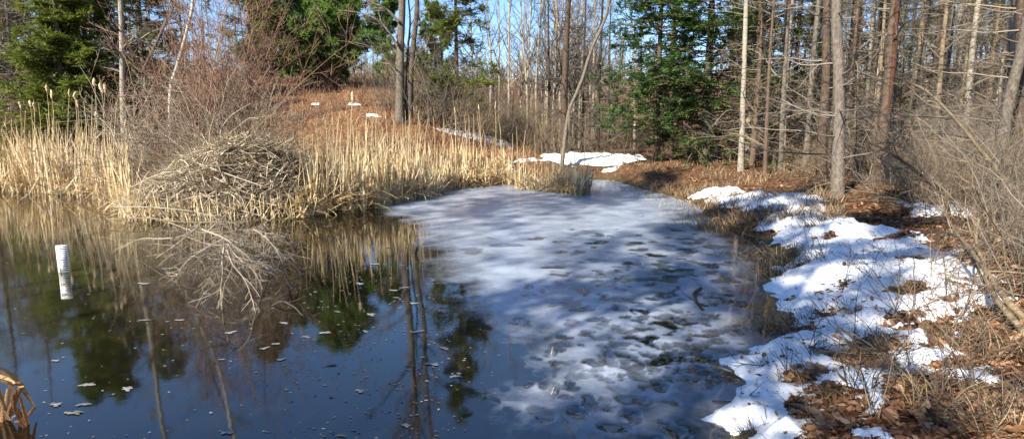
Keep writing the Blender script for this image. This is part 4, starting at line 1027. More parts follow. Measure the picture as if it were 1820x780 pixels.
o = g.build('dead_grass', M['deadgrass']); tag(o, 'dry brown grass and stems matted over the right bank', None, None, 'stuff')
# russet grass over the knoll
n = 28000
yy = rng.uniform(16.8, 32, n); xx = rng.uniform(-21, 4, n); zz = ground_z(xx, yy)
k = (hillmask(xx, yy) > 0.15); bs = np.stack([xx, yy, zz], 1)[k]
g = Geo(); hh = rng.uniform(0.12, 0.46, len(bs)) * (0.6 + 1.0 * fbm(bs[:, 0], bs[:, 1], 0.7, 3))
cv = np.clip(rng.normal(0.5, 0.2, len(bs)) + (fbm(bs[:, 0], bs[:, 1], 0.45, 3) - 0.5) * 0.9, 0, 1)
blades(g, rng, bs, hh, 0.016, rng.uniform(0.1, 0.9, len(bs)), rng.uniform(0.1, 1.2, len(bs)), 2, cv)
o = g.build('knoll_grass', M['hillgrass']); tag(o, 'russet dry grass covering the knoll behind the reeds', None, None, 'stuff')
n = 900
yy = rng.uniform(22, 33, n); xx = -8.5 + rng.normal(0, 3.2, n); bs = np.stack([xx, yy, ground_z(xx, yy) - 0.02], 1)
S = []
d = norm(np.stack([rng.normal(0, .35, n), rng.normal(0, .35, n), np.ones(n)], 1)); pt = bs.copy(); rows = [pt]
L = rng.uniform(0.15, 0.5, n) * sstep(22, 27, yy)[:] + 0.2
for s in range(4):
    d = norm(d + rng.normal(0, .16, (n, 3))); pt = pt + d * (L / 4)[:, None]; rows.append(pt)
S = np.stack(rows, 1); g = Geo(); tubes(g, S, np.full((n, 5), 0.006) * np.linspace(1, .5, 5), 3, rng.random(n))
B2, B2R, _ = spawn(rng, S, np.full((n, 5), 0.006), 3, 0.3, 0.95, 40, 0.5, 3, 0.2, 0.1, 0.6, 0.003); tubes(g, B2, B2R, 3, rng.random(len(B2)))
o = g.build('bramble_brush', M['twig_red']); tag(o, 'reddish brambles along the top of the knoll below the pines', None, None, 'stuff')
# distant wood on the rising ground
rng = np.random.default_rng(12)
n = 620
az = np.radians(rng.uniform(-50, 50, n)); rr = rng.uniform(46, 120, n)
x, y = np.sin(az) * rr, np.cos(az) * rr; z = ground_z(x, y)
h = rng.uniform(5, 10.5, n)
gap = (az > R(-9)) & (az < R(6)); h = np.where(gap, h * 0.6, h); h = np.where((az < R(-9)) & (az > R(-24)), h * 0.45, h)
base = np.stack([x, y, z], 1); top = base + np.stack([rng.normal(0, .4, n), rng.normal(0, .4, n), h], 1)
T = base[:, None] + (top - base)[:, None] * np.linspace(0, 1, 5)[None, :, None]
TR = (h * 0.011)[:, None] * np.linspace(1, 0.25, 5)
g = Geo(); tubes(g, T, TR, 4, rng.random(n))
B, BR, _ = spawn(rng, T, TR, 12, 0.1, 0.97, 55, 0.30, 3, 0.3, 0.1, 0.5, 0.014); tubes(g, B, BR, 3, rng.random(len(B)))
B2, B2R, _ = spawn(rng, B, BR, 2, 0.2, 0.97, 45, 0.5, 2, 0.2, 0.1, 0.6, 0.013); tubes(g, B2, B2R, 3, rng.random(len(B2)))
n = 400
az = np.radians(rng.uniform(-16, 10, n)); rr = rng.uniform(110, 250, n); x, y = np.sin(az) * rr, np.cos(az) * rr
base = np.stack([x, y, ground_z(x, y)], 1); h = rng.uniform(3.5, 8, n)
T = base[:, None] + np.stack([rng.normal(0, .4, n), rng.normal(0, .4, n), h], 1)[:, None] * np.linspace(0, 1, 4)[None, :, None]
TR = (h * 0.016)[:, None] * np.linspace(1, 0.3, 4); tubes(g, T, TR, 3, rng.random(n))
B, BR, _ = spawn(rng, T, TR, 12, 0.1, 0.97, 50, 0.35, 2, 0.3, 0.1, 0.6, 0.035); tubes(g, B, BR, 3, rng.random(len(B)))
o = g.build('distant_woods', M['twig_brown']); tag(o, 'far leafless wood on the rising ground behind the pond', None, None, 'stuff')
n = 2800
az = np.radians(np.where(rng.random(n) < .3, rng.uniform(-14, 8, n), rng.uniform(-52, 52, n))); rr = rng.uniform(26, 75, n)
x, y = np.sin(az) * rr, np.cos(az) * rr; k = (hillmask(x, y) < 0.5) | (y > 34); x, y = x[k], y[k]; n = len(x)
base = np.stack([x, y, ground_z(x, y)], 1); h = rng.uniform(0.8, 2.6, n)
T = base[:, None] + np.stack([rng.normal(0, .3, n), rng.normal(0, .3, n), h], 1)[:, None] * np.linspace(0, 1, 4)[None, :, None]
TR = np.full((n, 4), 0.012) * np.linspace(1, .4, 4)
g = Geo(); tubes(g, T, TR, 3, rng.random(n))
B, BR, _ = spawn(rng, T, TR, 6, 0.1, 0.97, 45, 0.5, 2, 0.2, 0.12, 0.6, 0.008); tubes(g, B, BR, 3, rng.random(len(B)))
o = g.build('distant_brush', M['twig_brown']); tag(o, 'brown leafless brush filling the ground between the far trunks', None, None, 'stuff')

# ------------------------------------------------------------------ trees outside the frame on the sunny left shore (they shade the ice and the right bank)
SHL = 'tall conifer on the near left shore, bare below and bushy above'
sh0 = []
for i, (x, y, h, lo) in enumerate([(-10.7, -0.4, 16.5, 0), (-5.3, -2.2, 12.5, 1), (-8.7, -5.1, 15, 0), (-4.3, -3.3, 12, 1), (-6.4, -6.6, 13, 1), (-11.4, -2.2, 17.5, 0)]):
    if i < 2:
        sh0.append(conifer('fir_tree', SHL if lo == 0 else SHL.replace('bare below and bushy above', 'bushy from low down'), gp(x, y), h, 0.05, 2.8 if lo == 0 else 2.1, 'fir_dark', 'bark_brown', 700 + i, t0=0.6 if lo == 0 else 0.22, nb=70, dens=4, group='conifers on the near left shore'))
    else:
        dup(sh0[lo], gp(x, y), i * 1.3, (1, 1, h / (16.5 if lo == 0 else 12.5)), sh0[lo]['label'], 'conifers on the near left shore')
for i, (x, y, h) in enumerate([(-12.6, -5.4, 13)]):
    b = np.array(gp(x, y))
    bare_tree('bare_tree', 'leafless tree on the near left shore', [[b, b + (0.1, 0, h * .4), b + (0.3, 0.2, h * .7), b + (0.2, 0.1, h)]], [(0.07, 0.02)], 'bark_grey', 'twig_grey', 720 + i, group='bare trees on the near left shore', n1=24, t1=(0.35, 0.97), l1=0.3, n2=6, n3=5, grav=0.4, rmin=0.005)

# ------------------------------------------------------------------ reeds
def shore_y(px, line):
    a = np.array(line); return np.interp(px, a[:, 0], a[:, 1])
def reed_bases(rng, n, x0, x1, line, depth, front=0.0, p=1.6):
    px = rng.uniform(x0, x1, n); py = shore_y(px, line)
    d = np.stack([(px - 910) / F, CP + (390 - py) / F * SP, -SP + (390 - py) / F * CP], 1)
    t = (0 - CAMZ) / d[:, 2]
    X, Y = d[:, 0] * t, d[:, 1] * t
    r = np.hypot(X, Y); dl = depth * rng.random(n) ** p - front
    X = X * (1 + dl / r); Y = Y * (1 + dl / r)
    z = np.maximum(ground_z(X, Y), -0.12)
    return np.stack([X, Y, z], 1), dl
L_LEFT = [(-140, 336), (0, 340), (90, 345), (170, 354), (215, 372), (240, 380)]
L_MID = [(535, 388), (560, 382), (610, 378), (660, 371), (720, 359), (775, 349), (800, 337), (880, 331), (905, 326)]
L_ISL = [(905, 330), (925, 338), (960, 340), (1000, 345), (1030, 349), (1046, 345)]
def reed_bed(name, label, seed, n, x0, x1, line, depth, h, tall, dens=1.0, w=0.030, kinkp=0.55, hx=lambda x: 1.0):
    rng = np.random.default_rng(seed)
    g = Geo()
    b, dl = reed_bases(rng, n, x0, x1, line, depth)
    clump = fbm(b[:, 0], b[:, 1], 1.6, 3)
    k = clump > 0.40; b, dl, clump = b[k], dl[k], clump[k]
    N = len(b)
    H = h * (0.25 + 0.9 * rng.random(N) ** 1.5) * (0.55 + 0.9 * clump) * hx(b[:, 0])
    kk = rng.uniform(0.3, 0.95, N); ka = np.where(rng.random(N) < kinkp, rng.uniform(0.4, 2.4, N), 0)
    blades(g, rng, b, H, w * rng.uniform(0.6, 1.4, N), np.abs(rng.normal(0, 0.11, N)), rng.normal(0.02, 0.18, N), 6, np.clip(rng.normal(0.6, 0.27, N), 0, 1), kink=(kk, ka))
    # fallen, lying leaves and broken stubs at the water's edge
    m = int(n * 0.35); b, dl = reed_bases(rng, m, x0, x1, line, depth * 0.5, 0.12)
    b[:, 2] = np.maximum(b[:, 2], 0.0) + rng.uniform(0.0, 0.35, m)
    blades(g, rng, b, rng.uniform(0.25, 0.8, m), w, rng.uniform(0.8, 1.75, m), rng.normal(0.2, 0.4, m), 4, np.clip(rng.normal(0.4, 0.25, m), 0, 1))
    o = g.build(name, M['reed']); tag(o, label, None, None, 'stuff')
_ = 0
reed_bed('cattail_bed', 'mass of straw-coloured cattail leaves along the left shore', 801, 3600, -130, 240, L_LEFT, 4.2, 1.35, 0)
reed_bed('cattail_bed', 'mass of straw-coloured cattail leaves below the knoll', 802, 4600, 525, 905, L_MID, 3.0, 1.30, 0, hx=lambda x: 1 - 0.55 * sstep(-3.4, -0.8, x))
reed_bed('cattail_bed', 'small stand of bent grey-tan cattail leaves beside the ice', 803, 1100, 900, 1048, L_ISL, 0.9, 0.95, 0, w=0.026, kinkp=0.75)
# tall stalks, each its own
rng = np.random.default_rng(88)
stalk_me = []
for k in range(5):
    r2 = np.random.default_rng(900 + k); g = Geo()
    pts = smooth_line([(0, 0, -0.05), (r2.normal(0, .012), r2.normal(0, .012), .35), (r2.normal(0, .025), r2.normal(0, .025), .7), (r2.normal(0, .045), r2.normal(0, .045), 1.0)], 7)
    tubes(g, pts, np.array([.0075, .007, .0065, .006, .005, .0042, .003]), 5, r2.uniform(.5, .9))
    stalk_me.append((g.mesh('stalk', M['reed'], True), pts[-1]))
def head_mesh(seed, s=1.0, fluffy=True):
    r2 = np.random.default_rng(seed); g = Geo()
    n = 11; t = np.linspace(0, 1, n)
    prof = np.sin(np.pi * np.clip(t * 0.96 + 0.02, 0, 1)) ** 0.55
    rad = (0.034 if fluffy else 0.017) * s * prof * (1 + 0.18 * r2.standard_normal(n) * (1 if fluffy else 0.2)) + 0.002
    ln = np.stack([0.012 * np.sin(t * 5 + seed), 0.010 * np.cos(t * 4 + seed), t * 0.21 * s - 0.05], 1)
    tubes(g, ln, rad, 9, 0.6, 0.14 if fluffy else 0.03, r2)
    return g.mesh('seed_head', M['seed_head'], True)
heads = [head_mesh(k, 1.0, True) for k in range(4)] + [head_mesh(9, 0.9, False)]
def cattail(base, top, label, group, head=None):
    h = top[2] - base[2]
    o = thing('cattail', label, 'cattail', tuple(base), 0, group)
    me, tip = stalk_me[int(rng.integers(0, 5))]
    s = mkobj('stalk', me, o); w = rng.uniform(1.0, 1.7); s.scale = (w, w, h)
    s.rotation_euler = (rng.normal(0, .03), rng.normal(0, .03), 0)
    # lean towards the traced tip
    dx, dy = top[0] - base[0], top[1] - base[1]
    s.rotation_euler = (-math.atan2(dy - tip[1] * w, h), math.atan2(dx - tip[0] * w, h), 0)
    if head is not None:
        q = mkobj('seed_head', heads[head], o); q.location = (dx, dy, h - 0.06); q.rotation_euler = (rng.normal(0, .08), rng.normal(0, .08), rng.uniform(0, 6)); q.scale = (1, 1, rng.uniform(0.85, 1.2))
    return o
def ctl(px_base, px_top, py_top, line, back, label, group, head=None):
    p = P(px_base, float(shore_y(px_base, line))); r = np.hypot(p[0], p[1]); p = p * (1 + back / r); p[2] = max(gz(p), -0.1)
    t = PY(px_top, py_top, p[1]); cattail(p, t, label, group, head)
for px, py, hd in [(83, 156, 0), (92, 168, 1), (123, 164, 4), (133, 170, 2), (138, 184, 3), (168, 146, 0), (181, 157, 1), (187, 157, 2), (54, 184, 1), (36, 186, 3), (61, 188, 0), (171, 204, 2), (223, 220, 4), (10, 222, 4)]:
    ctl(px - rng.uniform(-4, 6), px, py, L_LEFT, rng.uniform(0.2, 2.4), 'tall cattail with a fluffy pale seed head in front of the firs', 'cattails with seed heads by the left firs', hd)
for i in range(46):
    px = rng.uniform(-20, 235)
    ctl(px, px + rng.normal(0, 5), rng.uniform(168, 240), L_LEFT, rng.uniform(0.1, 3), 'bare cattail stalk without a head standing above the left shore reeds', 'bare cattail stalks on the left shore')
for px, py, hd in [(626, 172, 0), (808, 195, 4), (851, 190, 4), (880, 186, 4)]:
    ctl(px + 2, px, py, L_MID, 1.2, 'tall cattail with a seed head standing above the reeds below the knoll', 'cattails with seed heads below the knoll', hd)
for i in range(84):
    px = rng.uniform(528, 900)
    ctl(px, px + rng.normal(0, 5), rng.uniform(195, 262), L_MID, rng.uniform(0.05, 2.6), 'bare cattail stalk without a head standing above the reeds below the knoll', 'bare cattail stalks below the knoll')
for px, t, py in [(1013, 1012, 200), (1010, 1010, 165), (1037, 1040, 212), (985, 984, 245), (952, 950, 238), (932, 934, 232), (920, 918, 225), (908, 911, 238), (1000, 996, 262), (972, 970, 255), (1025, 1018, 240)]:
    ctl(px, t, py, L_ISL, rng.uniform(0.05, 0.5), 'bare cattail stalk rising from the small stand beside the ice', 'bare cattail stalks beside the ice')

# ------------------------------------------------------------------ stick lodge
lc = P(372, 388); lc = np.array((lc[0], lc[1] + 0.9, 0.0))
lodge = thing('stick_lodge', 'domed animal lodge of sticks, reeds and mud at the water edge', 'lodge', tuple(lc))
def lodge_h(x, y):
    q = (x / 2.0) ** 2 + (y / 1.35) ** 2
    z = 1.62 * np.clip(1 - q, 0, 1) ** 0.95 * (0.84 + 0.14 * x)
    return z * (0.85 + 0.35 * fbm(x + 11, y + 4, 1.4, 3))
na, nr = 64, 26
A, Q = np.meshgrid(np.linspace(0, 2 * math.pi, na, endpoint=False), np.linspace(0, 1.04, nr))
x, y = np.cos(A) * Q * 2.0, np.sin(A) * Q * 1.35
z = lodge_h(x, y) - 0.12 * (Q > 0.99) + (fbm(x, y, 4, 3) - 0.5) * 0.30
g = Geo(); g.add(np.stack([x, y, z - 0.05], -1).reshape(-1, 3), gridfaces(nr, na, True), 0.4)
g.build('mound', M['mud'], lodge, True)
rng = np.random.default_rng(41)
sm = []
for k in range(6):
    r2 = np.random.default_rng(50 + k); g = Geo()
    pts = smooth_line([(-0.5, 0, 0), (-0.15, r2.normal(0, .04), r2.normal(0, .03)), (0.2, r2.normal(0, .05), r2.normal(0, .04)), (0.5, r2.normal(0, .04), 0)], 7)
    tubes(g, pts, np.linspace(0.013, 0.006, 7), 5, r2.random()); sm.append(g.mesh('stick', M['thatch' if k % 2 else 'twig_pale'], True))
for i in range(110):
    a = rng.uniform(0, 6.283); q = rng.uniform(0.05, 0.97)
    if math.sin(a) > 0.3 and rng.random() < 0.7: a = -a
    x, y = math.cos(a) * q * 2.0, math.sin(a) * q * 1.35
    e = 0.05; h0 = float(lodge_h(np.array(x), np.array(y)))
    nx = float(lodge_h(np.array(x + e), np.array(y)) - h0) / e; ny = float(lodge_h(np.array(x), np.array(y + e)) - h0) / e
    n = Vector((-nx, -ny, 1)).normalized()
    dirv = Vector((math.cos(a) * 0.7 + rng.normal(0, .7), math.sin(a) * 0.7 + rng.normal(0, .5), rng.normal(0, .5)))
    dirv = (dirv - dirv.dot(n) * n * 0.85).normalized()
    o = mkobj('stick', sm[i % 6], lodge); o.location = Vector((x, y, h0)) + n * 0.04
    o.rotation_euler = dirv.to_track_quat('X', 'Z').to_euler(); s = rng.uniform(0.4, 1.0) if rng.random() < .8 else rng.uniform(1.1, 1.7); w_ = rng.uniform(0.45, 1.15); o.scale = (s, w_, w_)
# thatch of grass and reed over the mound
g = Geo(); n = 5200
a = rng.uniform(0, 6.283, n); q = np.sqrt(rng.random(n)) * 0.99
x, y = np.cos(a) * q * 2.0, np.sin(a) * q * 1.35; h0 = lodge_h(x, y)
ga = np.arctan2(np.sin(a) / 1.35, np.cos(a) / 2.0) + rng.normal(0, 1.5, n)
blades(g, rng, np.stack([x, y, h0 + rng.uniform(0, 0.09, n)], 1), rng.uniform(0.15, 0.5, n), 0.020, rng.uniform(0.95, 1.8, n), rng.uniform(-0.3, 0.5, n), 4, np.clip(rng.normal(0.6, 0.25, n), 0, 1), ga)
o = g.build('thatch', M['thatch'], lodge); tag(o, kind='stuff')
g = Geo(); n = 900      # reed skirt along its foot
a = rng.uniform(math.pi * 0.97, math.pi * 2.03, n); q = rng.uniform(0.82, 1.03, n)
x, y = np.cos(a) * q * 2.0, np.sin(a) * q * 1.35
kk = rng.uniform(0.3, 0.9, n); ka = np.where(rng.random(n) < 0.6, rng.uniform(0.4, 2.2, n), 0)
blades(g, rng, np.stack([x, y, np.full(n, -0.05)], 1), rng.uniform(0.25, 0.68, n), 0.021, np.abs(rng.normal(0, .3, n)), rng.normal(0.1, .4, n), 6, np.clip(rng.normal(0.6, .22, n), 0, 1), kink=(kk, ka))
o = g.build('reed_skirt', M['reed'], lodge); tag(o, kind='stuff')
# curved pale sticks crowning the lodge, dark stick across its front
stemthing('curved_branch', 'bleached curved branch sticking up from the lodge top', [trace([(398, 262), (392, 235), (405, 212), (425, 196), (446, 184)], lc[1] - .1)], [(0.014, 0.006)], 'bark_pale', 'twig_grey', 511, n2=4, n3=0, cat='branch')
stemthing('dark_branch', 'dark branch lying across the lodge front', [trace([(278, 318), (310, 320), (340, 326), (362, 336)], lc[1] - 1.35)], [(0.018, 0.008)], 'bark_brown', 'twig_dark', 513, n2=3, n3=0, cat='branch')
stemthing('long_branch', 'long pale branch lying along the lodge foot', [trace([(205, 368), (260, 368), (330, 374), (380, 384)], lc[1] - 1.5)], [(0.013, 0.01)], 'bark_pale', 'twig_pale', 514, n2=4, n3=0, cat='branch')
stemthing('long_branch', 'lower branch floating at the lodge foot', [trace([(190, 390), (260, 388), (320, 394), (395, 395)], lc[1] - 1.75)], [(0.012, 0.01)], 'bark_yellow', 'twig_pale', 515, n2=5, n3=2, cat='branch')

# ------------------------------------------------------------------ fallen branches in the water in front of the lodge
def fallen(label, lines, r0, seed, n2=10, n3=4, comb=False, tw=0.4):
    rng = np.random.default_rng(seed)
    lines = [zpath(l) for l in lines]; base = lines[0][0]
    o = thing('fallen_branch', label, 'branch', tuple(base)); gt = Geo()
    for li, ln in enumerate(lines):
        g = Geo(); L_ = smooth_line([p - base for p in ln], 16); rr = np.linspace(r0 * (.6 if li == 0 else .45), r0 * 0.22, 16)
        tubes(g, L_, rr, 6, 0.7, 0.05, rng); g.build('limb', M['twig_wash'], o, True)
        B, BR, _ = spawn(rng, L_[None], rr[None], n2, 0.08, 0.97, 52, tw, 8, -0.35, 0.10, 0.55, 0.0034, flat=0.55)
        B[..., 2] = np.maximum(B[..., 2], -0.05 - base[2])
        tubes(gt, B, BR, 4, rng.random(len(B)) * .6 + .3)
        B3, B3R, _ = spawn(rng, B, BR, n3, 0.2, 0.97, 45, 0.42, 5, -0.15, 0.14, 0.6, 0.0024)
        B3[..., 2] = np.maximum(B3[..., 2], -0.05 - base[2])
        tubes(gt, B3, B3R, 3, rng.random(len(B3)) * .6 + .3)
    tag(gt.build('twigs', M['twig_wash'], o), kind='stuff')
fallen('bleached dead branch reaching left over the water from the lodge foot', [[(352, 402, .42), (329, 418, .34), (290, 424, .26), (248, 425, .16), (208, 446, -.04)], [(352, 404, .42), (315, 433, .28), (272, 462, -.04)]], 0.018, 521)
fallen('bleached dead branch arching right into the water before the lodge', [[(360, 408, .5), (400, 424, .48), (434, 450, .36), (462, 470, .2), (482, 494, -.05)], [(398, 424, .48), (358, 446, .36), (327, 470, .2), (312, 496, -.04)], [(400, 425, .45), (420, 455, .35), (450, 480, .22), (470, 520, -.04)]], 0.022, 522, 15, 6)
fallen('fishbone-shaped dead branch hanging down to the water surface', [[(398, 440, .50), (395, 467, .40), (396, 484, .32), (393, 507, .2), (393, 529, .08), (394, 556, -.06)]], 0.017, 523, 30, 4, tw=0.62)
fallen('dead branch slanting beside the fishbone-shaped branch into the water', [[(404, 445, .5), (414, 470, .42), (434, 495, .3), (445, 521, .16), (456, 560, -.06)]], 0.016, 524, 24, 4, tw=0.55)
fallen('dead branch hanging from the right foot of the lodge', [[(450, 408, .45), (462, 414, .42), (485, 436, .3), (499, 459, .16), (507, 484, -.04)], [(455, 409, .45), (490, 419, .38), (520, 434, .25), (545, 440, .15)], [(470, 418, .4), (505, 456, .22), (540, 482, -.03)]], 0.016, 525, 11, 4)
fallen('tangle of fine dead twigs heaped at the lodge foot', [[(300, 395, .25), (350, 412, .35), (400, 410, .4), (460, 404, .3)], [(330, 420, .2), (380, 436, .3), (430, 430, .3), (480, 425, .15)], [(340, 455, .05), (380, 460, .25), (430, 462, .25), (480, 470, .05)]], 0.012, 526, 30, 6, tw=0.38)
for i, (pts, lab) in enumerate([([(478, 548, -.03), (500, 535, .05), (524, 546, .03), (538, 560, .0), (560, 566, -.02)], 'dark wet stick crooked above the open water'), ([(508, 500, -.02), (520, 512, .08), (528, 505, .06), (533, 520, -.02)], 'dark looped twig beside the fallen branches')]):
    stemthing('wet_stick', lab, [zpath(pts)], [(0.010, 0.006)], 'twig_dark', 'twig_dark', 530 + i, n2=6, n3=2, cat='stick', tw=0.5)

# ------------------------------------------------------------------ staff gauge
gb = P(114, 484)
gauge = thing('staff_gauge', 'white water-level gauge board with black tick marks standing in the pond', 'gauge', tuple(gb), R(24))
gauge.rotation_euler = (0, 0, R(24))
SCL = 7.15 / F            # metres per photo pixel at the gauge
def boxgeo(x0, x1, y0, y1, z0, z1, sh=0.0):
    g = Geo()
    v = np.array([(x, y, z + sh * x) for x in (x0, x1) for y in (y0, y1) for z in (z0, z1)])
    g.add(v, [[0, 1, 3, 2], [4, 6, 7, 5], [0, 4, 5, 1], [2, 3, 7, 6], [0, 2, 6, 4], [1, 5, 7, 3]]); return g
PW = 0.056
boxgeo(-PW, PW, 0, 0.012, 0.004, 0.325).build('plate', M['white_plate'], gauge)
boxgeo(-PW, PW, 0.0005, 0.0115, -0.205, 0.0038).build('stained_plate', M['stained_plate'], gauge)
boxgeo(-PW, PW, 0, 0.012, -0.325, -0.2055).build('lower_plate', M['white_plate'], gauge)
boxgeo(-0.02, 0.02, 0.013, 0.05, -0.8, 0.26).build('post', M['bark_grey'], gauge)
for i in range(25):
    z = 0.305 - i * 0.0255
    if z < -0.32: break
    ln = 0.062 if i % 5 == 1 else (0.05 if i % 2 else 0.038)
    boxgeo(PW - 0.008 - ln, PW - 0.006, -0.003, -0.0006, z - 0.005, z + 0.005).build('tick_mark', M['black_paint'], gauge)
M['faint_paint'] = ramp_mat('faint_paint', [(0, (0.42, 0.41, 0.38)), (1, (0.55, 0.54, 0.50))], amp=0.2)
M['red_paint'] = ramp_mat('red_paint', [(0, (0.36, 0.16, 0.09)), (1, (0.48, 0.24, 0.14))], amp=0.2)
def numeral(txt, x, z, s, mat):
    cu = bpy.data.curves.new('numeral', 'FONT'); cu.body = txt; cu.size = s; cu.extrude = 0.0008; cu.align_x = 'CENTER'; cu.align_y = 'CENTER'
    t = bpy.data.objects.new('tmp', cu); COL.objects.link(t)
    dg = bpy.context.evaluated_depsgraph_get(); me = bpy.data.meshes.new_from_object(t.evaluated_get(dg)); bpy.data.objects.remove(t)
    me.materials.clear(); me.materials.append(mat)
    o = mkobj('numeral', me, gauge); o.location = (x, -0.0016, z); o.rotation_euler = (math.pi / 2, 0, 0)
numeral('20', -0.030, 0.28, 0.042, M['faint_paint']); numeral('10', -0.030, 0.152, 0.042, M['faint_paint'])
numeral('1', -0.032, 0.02, 0.075, M['black_paint']); numeral('90', -0.030, -0.105, 0.042, M['red_paint']); numeral('80', -0.030, -0.23, 0.045, M['black_paint'])

# ------------------------------------------------------------------ dry leaf clump in the near left corner
clump = thing('cattail_clump', 'clump of dry orange-tan cattail leaves bent over in the near water', 'reed clump', tuple(P(10, 775)))
cb = np.array(clump.location)
def ribbon(pts, w, parent, v, tw=0.0):
    L_ = smooth_line(pts, 12); n = len(L_)
    T = norm(np.gradient(L_, axis=0)); view = norm(L_ - np.array((0, 0, CAMZ)))
    s = norm(np.cross(T, view)); up = norm(np.cross(s, T))
    a = np.linspace(0, tw, n)[:, None]; s = s * np.cos(a) + up * np.sin(a)
    ww = w * np.interp(np.linspace(0, 1, n), [0, .1, .7, 1], [.8, 1, .9, .35])[:, None] / 2
    fold = up * ww * 0.35
    V = np.stack([L_ - s * ww + fold, L_ - fold * 0.4, L_ + s * ww + fold], 1) - cb
    idx = np.arange(n * 3).reshape(n, 3)
    q = np.concatenate([np.stack([idx[:-1, k], idx[:-1, k + 1], idx[1:, k + 1], idx[1:, k]], -1) for k in (0, 1)])
    g = Geo(); g.add(V.reshape(-1, 3), q, v); return g.build('leaf_blade', M['clump'], parent, True)
M['clump'] = ramp_mat('clump', [(0, (0.09, 0.035, 0.016)), (0.4, (0.26, 0.115, 0.045)), (0.7, (0.40, 0.21, 0.09)), (1, (0.56, 0.40, 0.22))], amp=0.3, scale=40, transl=0.2, rough=0.85, bump=0.6, bscale=120)
tr = [([(-30, 645), (0, 656), (30, 674), (45, 698), (62, 724)], .055, .75), ([(62, 722), (45, 742), (20, 752), (-20, 758)], .03, .1), ([(36, 688), (24, 715), (8, 745), (-10, 775)], .05, .5), ([(40, 688), (25, 678), (0, 668), (-20, 662)], .04, .8),
      ([(28, 728), (40, 748), (58, 768), (82, 800)], .05, .45), ([(36, 705), (44, 735), (50, 766), (25, 774), (-10, 786)], .035, .55), ([(16, 690), (12, 715), (4, 745), (0, 775)], .05, .9), ([(10, 678), (20, 684), (17, 700), (8, 730), (-8, 760)], .045, .95),
      ([(30, 695), (22, 725), (12, 748)], .055, .35), ([(38, 712), (46, 745), (62, 775), (66, 795)], .035, .6), ([(0, 675), (14, 680), (22, 690), (10, 720)], .035, .85), ([(-5, 690), (6, 720), (2, 760)], .05, .65), ([(24, 700), (28, 730), (44, 742), (50, 768)], .04, .4), ([(-12, 700), (-6, 740), (-10, 790)], .06, .5), ([(-25, 660), (-15, 710), (-20, 790)], .06, .7), ([(6, 730), (18, 745), (30, 735)], .03, .9), ([(35, 745), (50, 770), (55, 800)], .04, .55)]
for i, (pts, w, v) in enumerate(tr):
    rr = np.random.default_rng(i)
    ribbon([PY(a, b_, 3.22 + 0.02 * (i % 5) + 0.05 * j) for j, (a, b_) in enumerate(pts)], w * 0.55, clump, v, rr.uniform(-0.6, 0.6))

# ------------------------------------------------------------------ foam on the water, sticks on the ice, snow flecks
rng = np.random.default_rng(17)
def foam_geo(g, c, s, rng):
    k = int(rng.integers(1, 5)); 
    n = 19; a = np.arange(n) * 2 * math.pi / n
    r = s * (1 + 0.30 * np.sin(a * 2 + rng.uniform(0, 6)) + 0.25 * np.sin(a * 3 + rng.uniform(0, 6)) + 0.22 * np.sin(a * 5 + rng.uniform(0, 6)) + rng.normal(0, .16, n)); r = np.maximum(r, s * 0.25)
    e = rng.uniform(0.5, 1.0); x, y = np.cos(a) * r, np.sin(a) * r * e
    V = np.concatenate([np.stack([x, y, np.full(n, 0.0)], 1), np.stack([x * .8, y * .8, np.full(n, .10 * s)], 1), [[0, 0, .08 * s]]]) + c
    i = np.arange(n); j = (i + 1) % n
    g.add(V, np.stack([i, j, j + n, i + n], 1), rng.random()); g.n -= len(V)
    g.F.append(np.stack([i + n, j + n, np.full(n, 2 * n)], 1) + g.n); g.n += len(V)
big = [(100, 642), (155, 685), (100, 720), (227, 692), (255, 505), (257, 570), (395, 640), (500, 640), (492, 612), (790, 620), (640, 696), (720, 757), (700, 517), (705, 530), (720, 512), (735, 540), (580, 592), (505, 575), (650, 590), (560, 520), (320, 570), (150, 720), (133, 735), (410, 592), (770, 648), (810, 670), (405, 770), (605, 775), (300, 478), (545, 600), (590, 650), (470, 620), (668, 470), (690, 440), (640, 505), (660, 560), (745, 590), (600, 555)]
fm = []
for k in range(8):
    g = Geo(); foam_geo(g, np.zeros(3), 1.0, rng); g.V[0][:, 2] *= 1.0; fm.append(g.mesh('foam_patch', M['foam']))
for i, (px, py) in enumerate(big):
    p = P(px, py); o = mkobj('foam_patch', fm[i % 8]); s = rng.uniform(0.016, 0.042) * (0.8 + 0.04 * p[1]); o.location = (p[0], p[1], 0.009); o.scale = (s * 1.25, s, s * 0.6); o.rotation_euler = (0, 0, rng.uniform(-.5, .5) + (3.14 if i % 2 else 0))
    tag(o, 'pale foam patch floating on the dark open water', 'foam', 'foam patches on the open water')
g = Geo(); cnt = 0
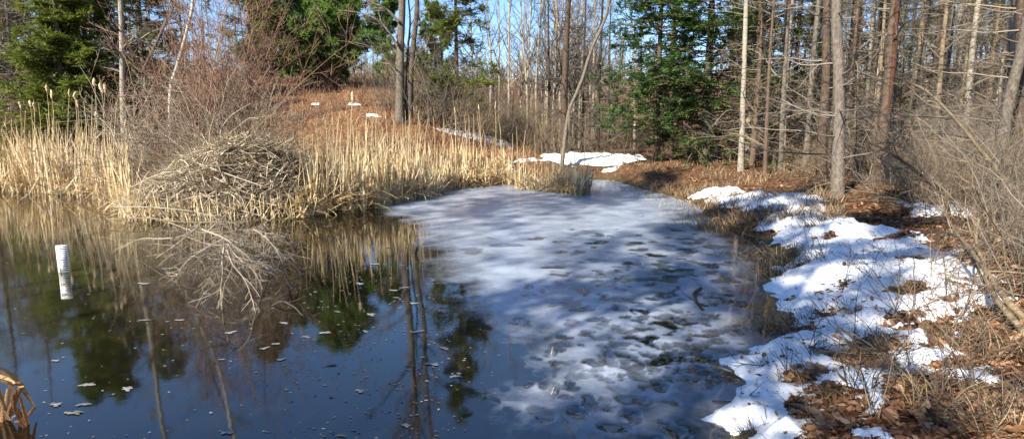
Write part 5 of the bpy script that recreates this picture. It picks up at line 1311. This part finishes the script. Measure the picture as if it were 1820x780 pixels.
while cnt < 620:
    px, py = (rng.uniform(0, 900), rng.uniform(400, 785)) if rng.random() < .35 else (rng.normal(690, 110), rng.uniform(400, 785))
    p = P(px, py)
    if float(sdist(icep, np.array([p[0]]), np.array([p[1]]))[0]) > 0.15 or float(sdist(POND, np.array([p[0]]), np.array([p[1]]))[0]) < 0.1: continue
    foam_geo(g, np.array((p[0], p[1], 0.0085)), rng.uniform(0.003, 0.011) * (0.6 + 0.09 * p[1]), rng); cnt += 1
o = g.build('foam_specks', M['foam']); tag(o, 'scattered specks of pale foam on the open water', None, None, 'stuff')
stemthing('curved_stick', 'dark curved stick frozen into the ice', [zpath([(1246, 512, .03), (1235, 520, .03), (1236, 532, .03), (1243, 543, .025), (1250, 552, .01)])], [(0.016, 0.013)], 'twig_dark', 'twig_dark', 541, n2=1, n3=0, cat='stick')
for i, pts in enumerate([[(1313, 645), (1332, 652)], [(1278, 652), (1300, 660)], [(1265, 712), (1336, 716)], [(983, 617), (980, 630)], [(985, 690), (980, 700)], [(1200, 375), (1262, 360)]]):
    stemthing('stick', ['short pale stick on the ice edge by the snow', 'short light stick on the ice beside a dark hole', 'thin dark twig lying from ice onto the snow', 'tiny pale twig standing in the thin ice', 'tiny pale straw in the webbed thin ice', 'pale stick poking from the grassy bank over the ice'][i], [[P(*pts[0], 0.035), (P(*pts[0], 0.045) + P(*pts[1], 0.045)) / 2, P(*pts[1], 0.03)]], [(0.009 if i != 2 else .006, 0.005)], 'twig_pale' if i != 2 else 'twig_dark', 'twig_brown', 545 + i, n2=1 if i != 2 else 4, n3=0, cat='stick', tw=0.2)

# bits of bark and leaf dropped on the snow
rng = np.random.default_rng(23); g = Geo()
sp = SNOWPTS[0]; sel = sp[rng.integers(0, len(sp), 420)] + np.array((0, 0, -0.004))
leaves(g, rng, sel[:260], 0.030); leaves(g, rng, sel[260:300], 0.07)
o = g.build('snow_debris', M['leaf']); tag(o, 'bits of bark and dead leaf scattered over the bank snow', None, None, 'stuff')
